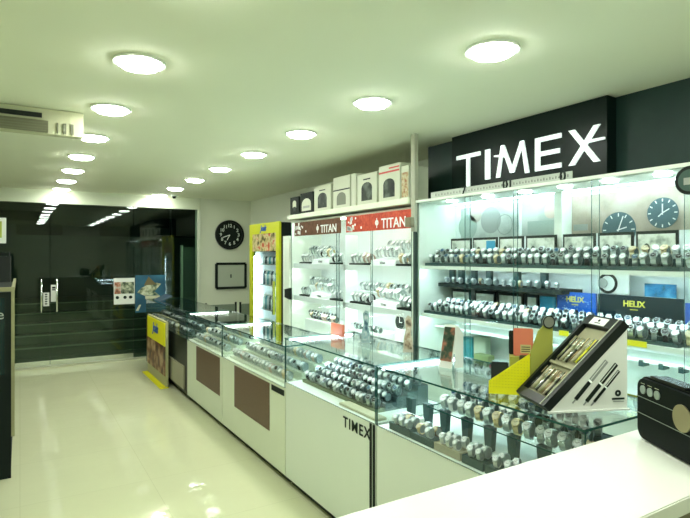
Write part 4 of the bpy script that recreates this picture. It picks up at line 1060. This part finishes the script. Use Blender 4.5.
for k, z in enumerate((.0806, .4006, .7206)):
    for j in range(6):
        y = 4.72 + j * .27
        p = thing('boxed_goods', 'dark boxed product on the %s shelf of the left rack, %s from the near end' % (('lowest', 'middle', 'upper')[k], ORD[j + 1]), 'box', (-.2, y, z), 'dark boxed goods on the left rack')
        MB().box(-.36, -.10, y - .1, y + .1, z, z + .2, [MATTE, mat('dark_teal_pack', (.02, .06, .06), .4), mat('dark_grey_pack', (.05, .06, .05), .4)][(j + k) % 3], bev=.004).build('carton', p)
        MB().box(-.1012, -.0995, y - .06, y + .06, z + .06, z + .12, GREY).build('label', p)
o = thing('display_cabinet', 'black low stand at the left edge of the floor, nearest the camera', 'stand', (-.3, 3.75, 0))
MB().box(-.75, -.155, 3.75, 4.35, 0, .95, MATTE, bev=.004).build('body', o)
MB().box(-.75, -.10, 3.66, 3.745, 0, .03, BLACK, bev=.003).build('foot', o)
o = thing('hanging_sign', 'small white and yellow sign at the left edge in front of the glass', 'sign', (-.25, 7.0, 1.7))
MB().box(-.55, -.13, 6.98, 7.02, 1.74, 2.02, PAPER).build('panel', o)
MB().box(-.30, -.17, 6.974, 6.979, 1.80, 1.98, mat('sign_green_yellow', (.42, .5, .06), .5)).build('print', o)
MB().box(-.30, -.21, 6.970, 6.9735, 1.83, 1.87, INK).build('mark', o)
MB().cyl((-.35, 7.0, (2.02 + ZC) / 2), .006, ZC - 2.02 - .002, GREY, 'z', 8).build('rod', o)
o = thing('shelf_rack', 'taller dark rack behind the gold-framed one at the left edge', 'rack', (-.4, 7.2, 0))
MB().box(-.62, -.09, 6.75, 7.6, 0, 1.60, mat('rack_dark', (.008, .015, .012), .6), bev=.004).build('body', o)
MB().box(-.62, -.10, 6.78, 7.57, 1.602, 1.64, MATTE).build('top_rail', o)

# ============================================================ PLACE WATCHES
for i, w in enumerate(WATCH): pass
camp = Vector((0, 0, H))
def wmat(w):
    x, y, z, rz, v, cu, d, n, g, t, s = w
    return Matrix.Translation((x, y, z)) @ Matrix.Rotation(rz, 4, 'Z') @ Matrix.Scale(s, 4)
order = sorted(WATCH, key=lambda w: (Vector(w[:3]) - camp).length / w[10])
near, far = order[:300], order[300:]
def art_a(d): return d
for wi, w in enumerate(near):
    x, y, z, rz, v, cu, d, n, g, t, s = w
    short = v.replace(' with ', ', ')
    e = bpy.data.objects.new('wristwatch', None); COL.objects.link(e); e.empty_display_size = .02
    e.location = (x, y, z); e.rotation_euler = (0, 0, rz); e.scale = (s, s, s)
    tag(e, '%s; %s from left, %s' % (short, ORD[n], d), 'watch', g)
    parts = [('strap', VM[v]['strap'] if cu else VM[v]['open']), ('case', VM[v]['case']), ('dial', VM[v]['dial'])]
    if cu: parts.append(('cushion', CM[cu]))
    for nm, me in parts:
        c = bpy.data.objects.new(nm, me); COL.objects.link(c); c.parent = e
        if nm == 'dial' and wi < 140:
            h = bpy.data.objects.new('hands', VM[v]['hands']); COL.objects.link(h); h.parent = c
if far:
    vs, fs, mi, ml = [], [], [], []
    for w in far:
        M = wmat(w); v = w[4]
        ms = [VM[v]['strap' if w[5] else 'open'], VM[v]['case'], VM[v]['dial']] + ([CM[w[5]]] if w[5] else [])
        for me in ms:
            o0 = len(vs); vs += [tuple(M @ q.co) for q in me.vertices]
            idx = []
            for mm in me.materials:
                if mm not in ml: ml.append(mm)
                idx.append(ml.index(mm))
            for p in me.polygons: fs.append([o0 + k for k in p.vertices]); mi.append(idx[p.material_index])
    me = bpy.data.meshes.new('wristwatches'); me.from_pydata(vs, [], fs)
    for m in ml: me.materials.append(m)
    me.polygons.foreach_set('material_index', mi); me.update()
    o = bpy.data.objects.new('wristwatches', me); COL.objects.link(o)
    tag(o, 'the many smaller far watches, in the far counters and deep in the TITAN cabinet', 'watches', kind='stuff')
print('WATCHES', len(WATCH))

# ============================================================ CAMERA, WORLD, VIEW
cam = bpy.data.cameras.new('camera'); co = bpy.data.objects.new('camera', cam); COL.objects.link(co)
cam.sensor_width = 36; cam.lens = 36 * FX / 690; cam.clip_start = .02
co.location = (0, 0, H); co.rotation_euler = (PI / 2, 0, -YAW)
cam.shift_y = -(259 - HY) / 690 * -1 * -1
S.camera = co
w = bpy.data.worlds.new('night'); S.world = w; w.use_nodes = True
w.node_tree.nodes['Background'].inputs[0].default_value = (.02, .045, .035, 1)
w.node_tree.nodes['Background'].inputs[1].default_value = .25
S.view_settings.view_transform = 'Standard'; S.view_settings.look = 'None'
S.view_settings.gamma = 1; S.view_settings.use_curve_mapping = False
S.view_settings.exposure = 0.9
S.cycles.transparent_max_bounces = 32; S.cycles.max_bounces = 8
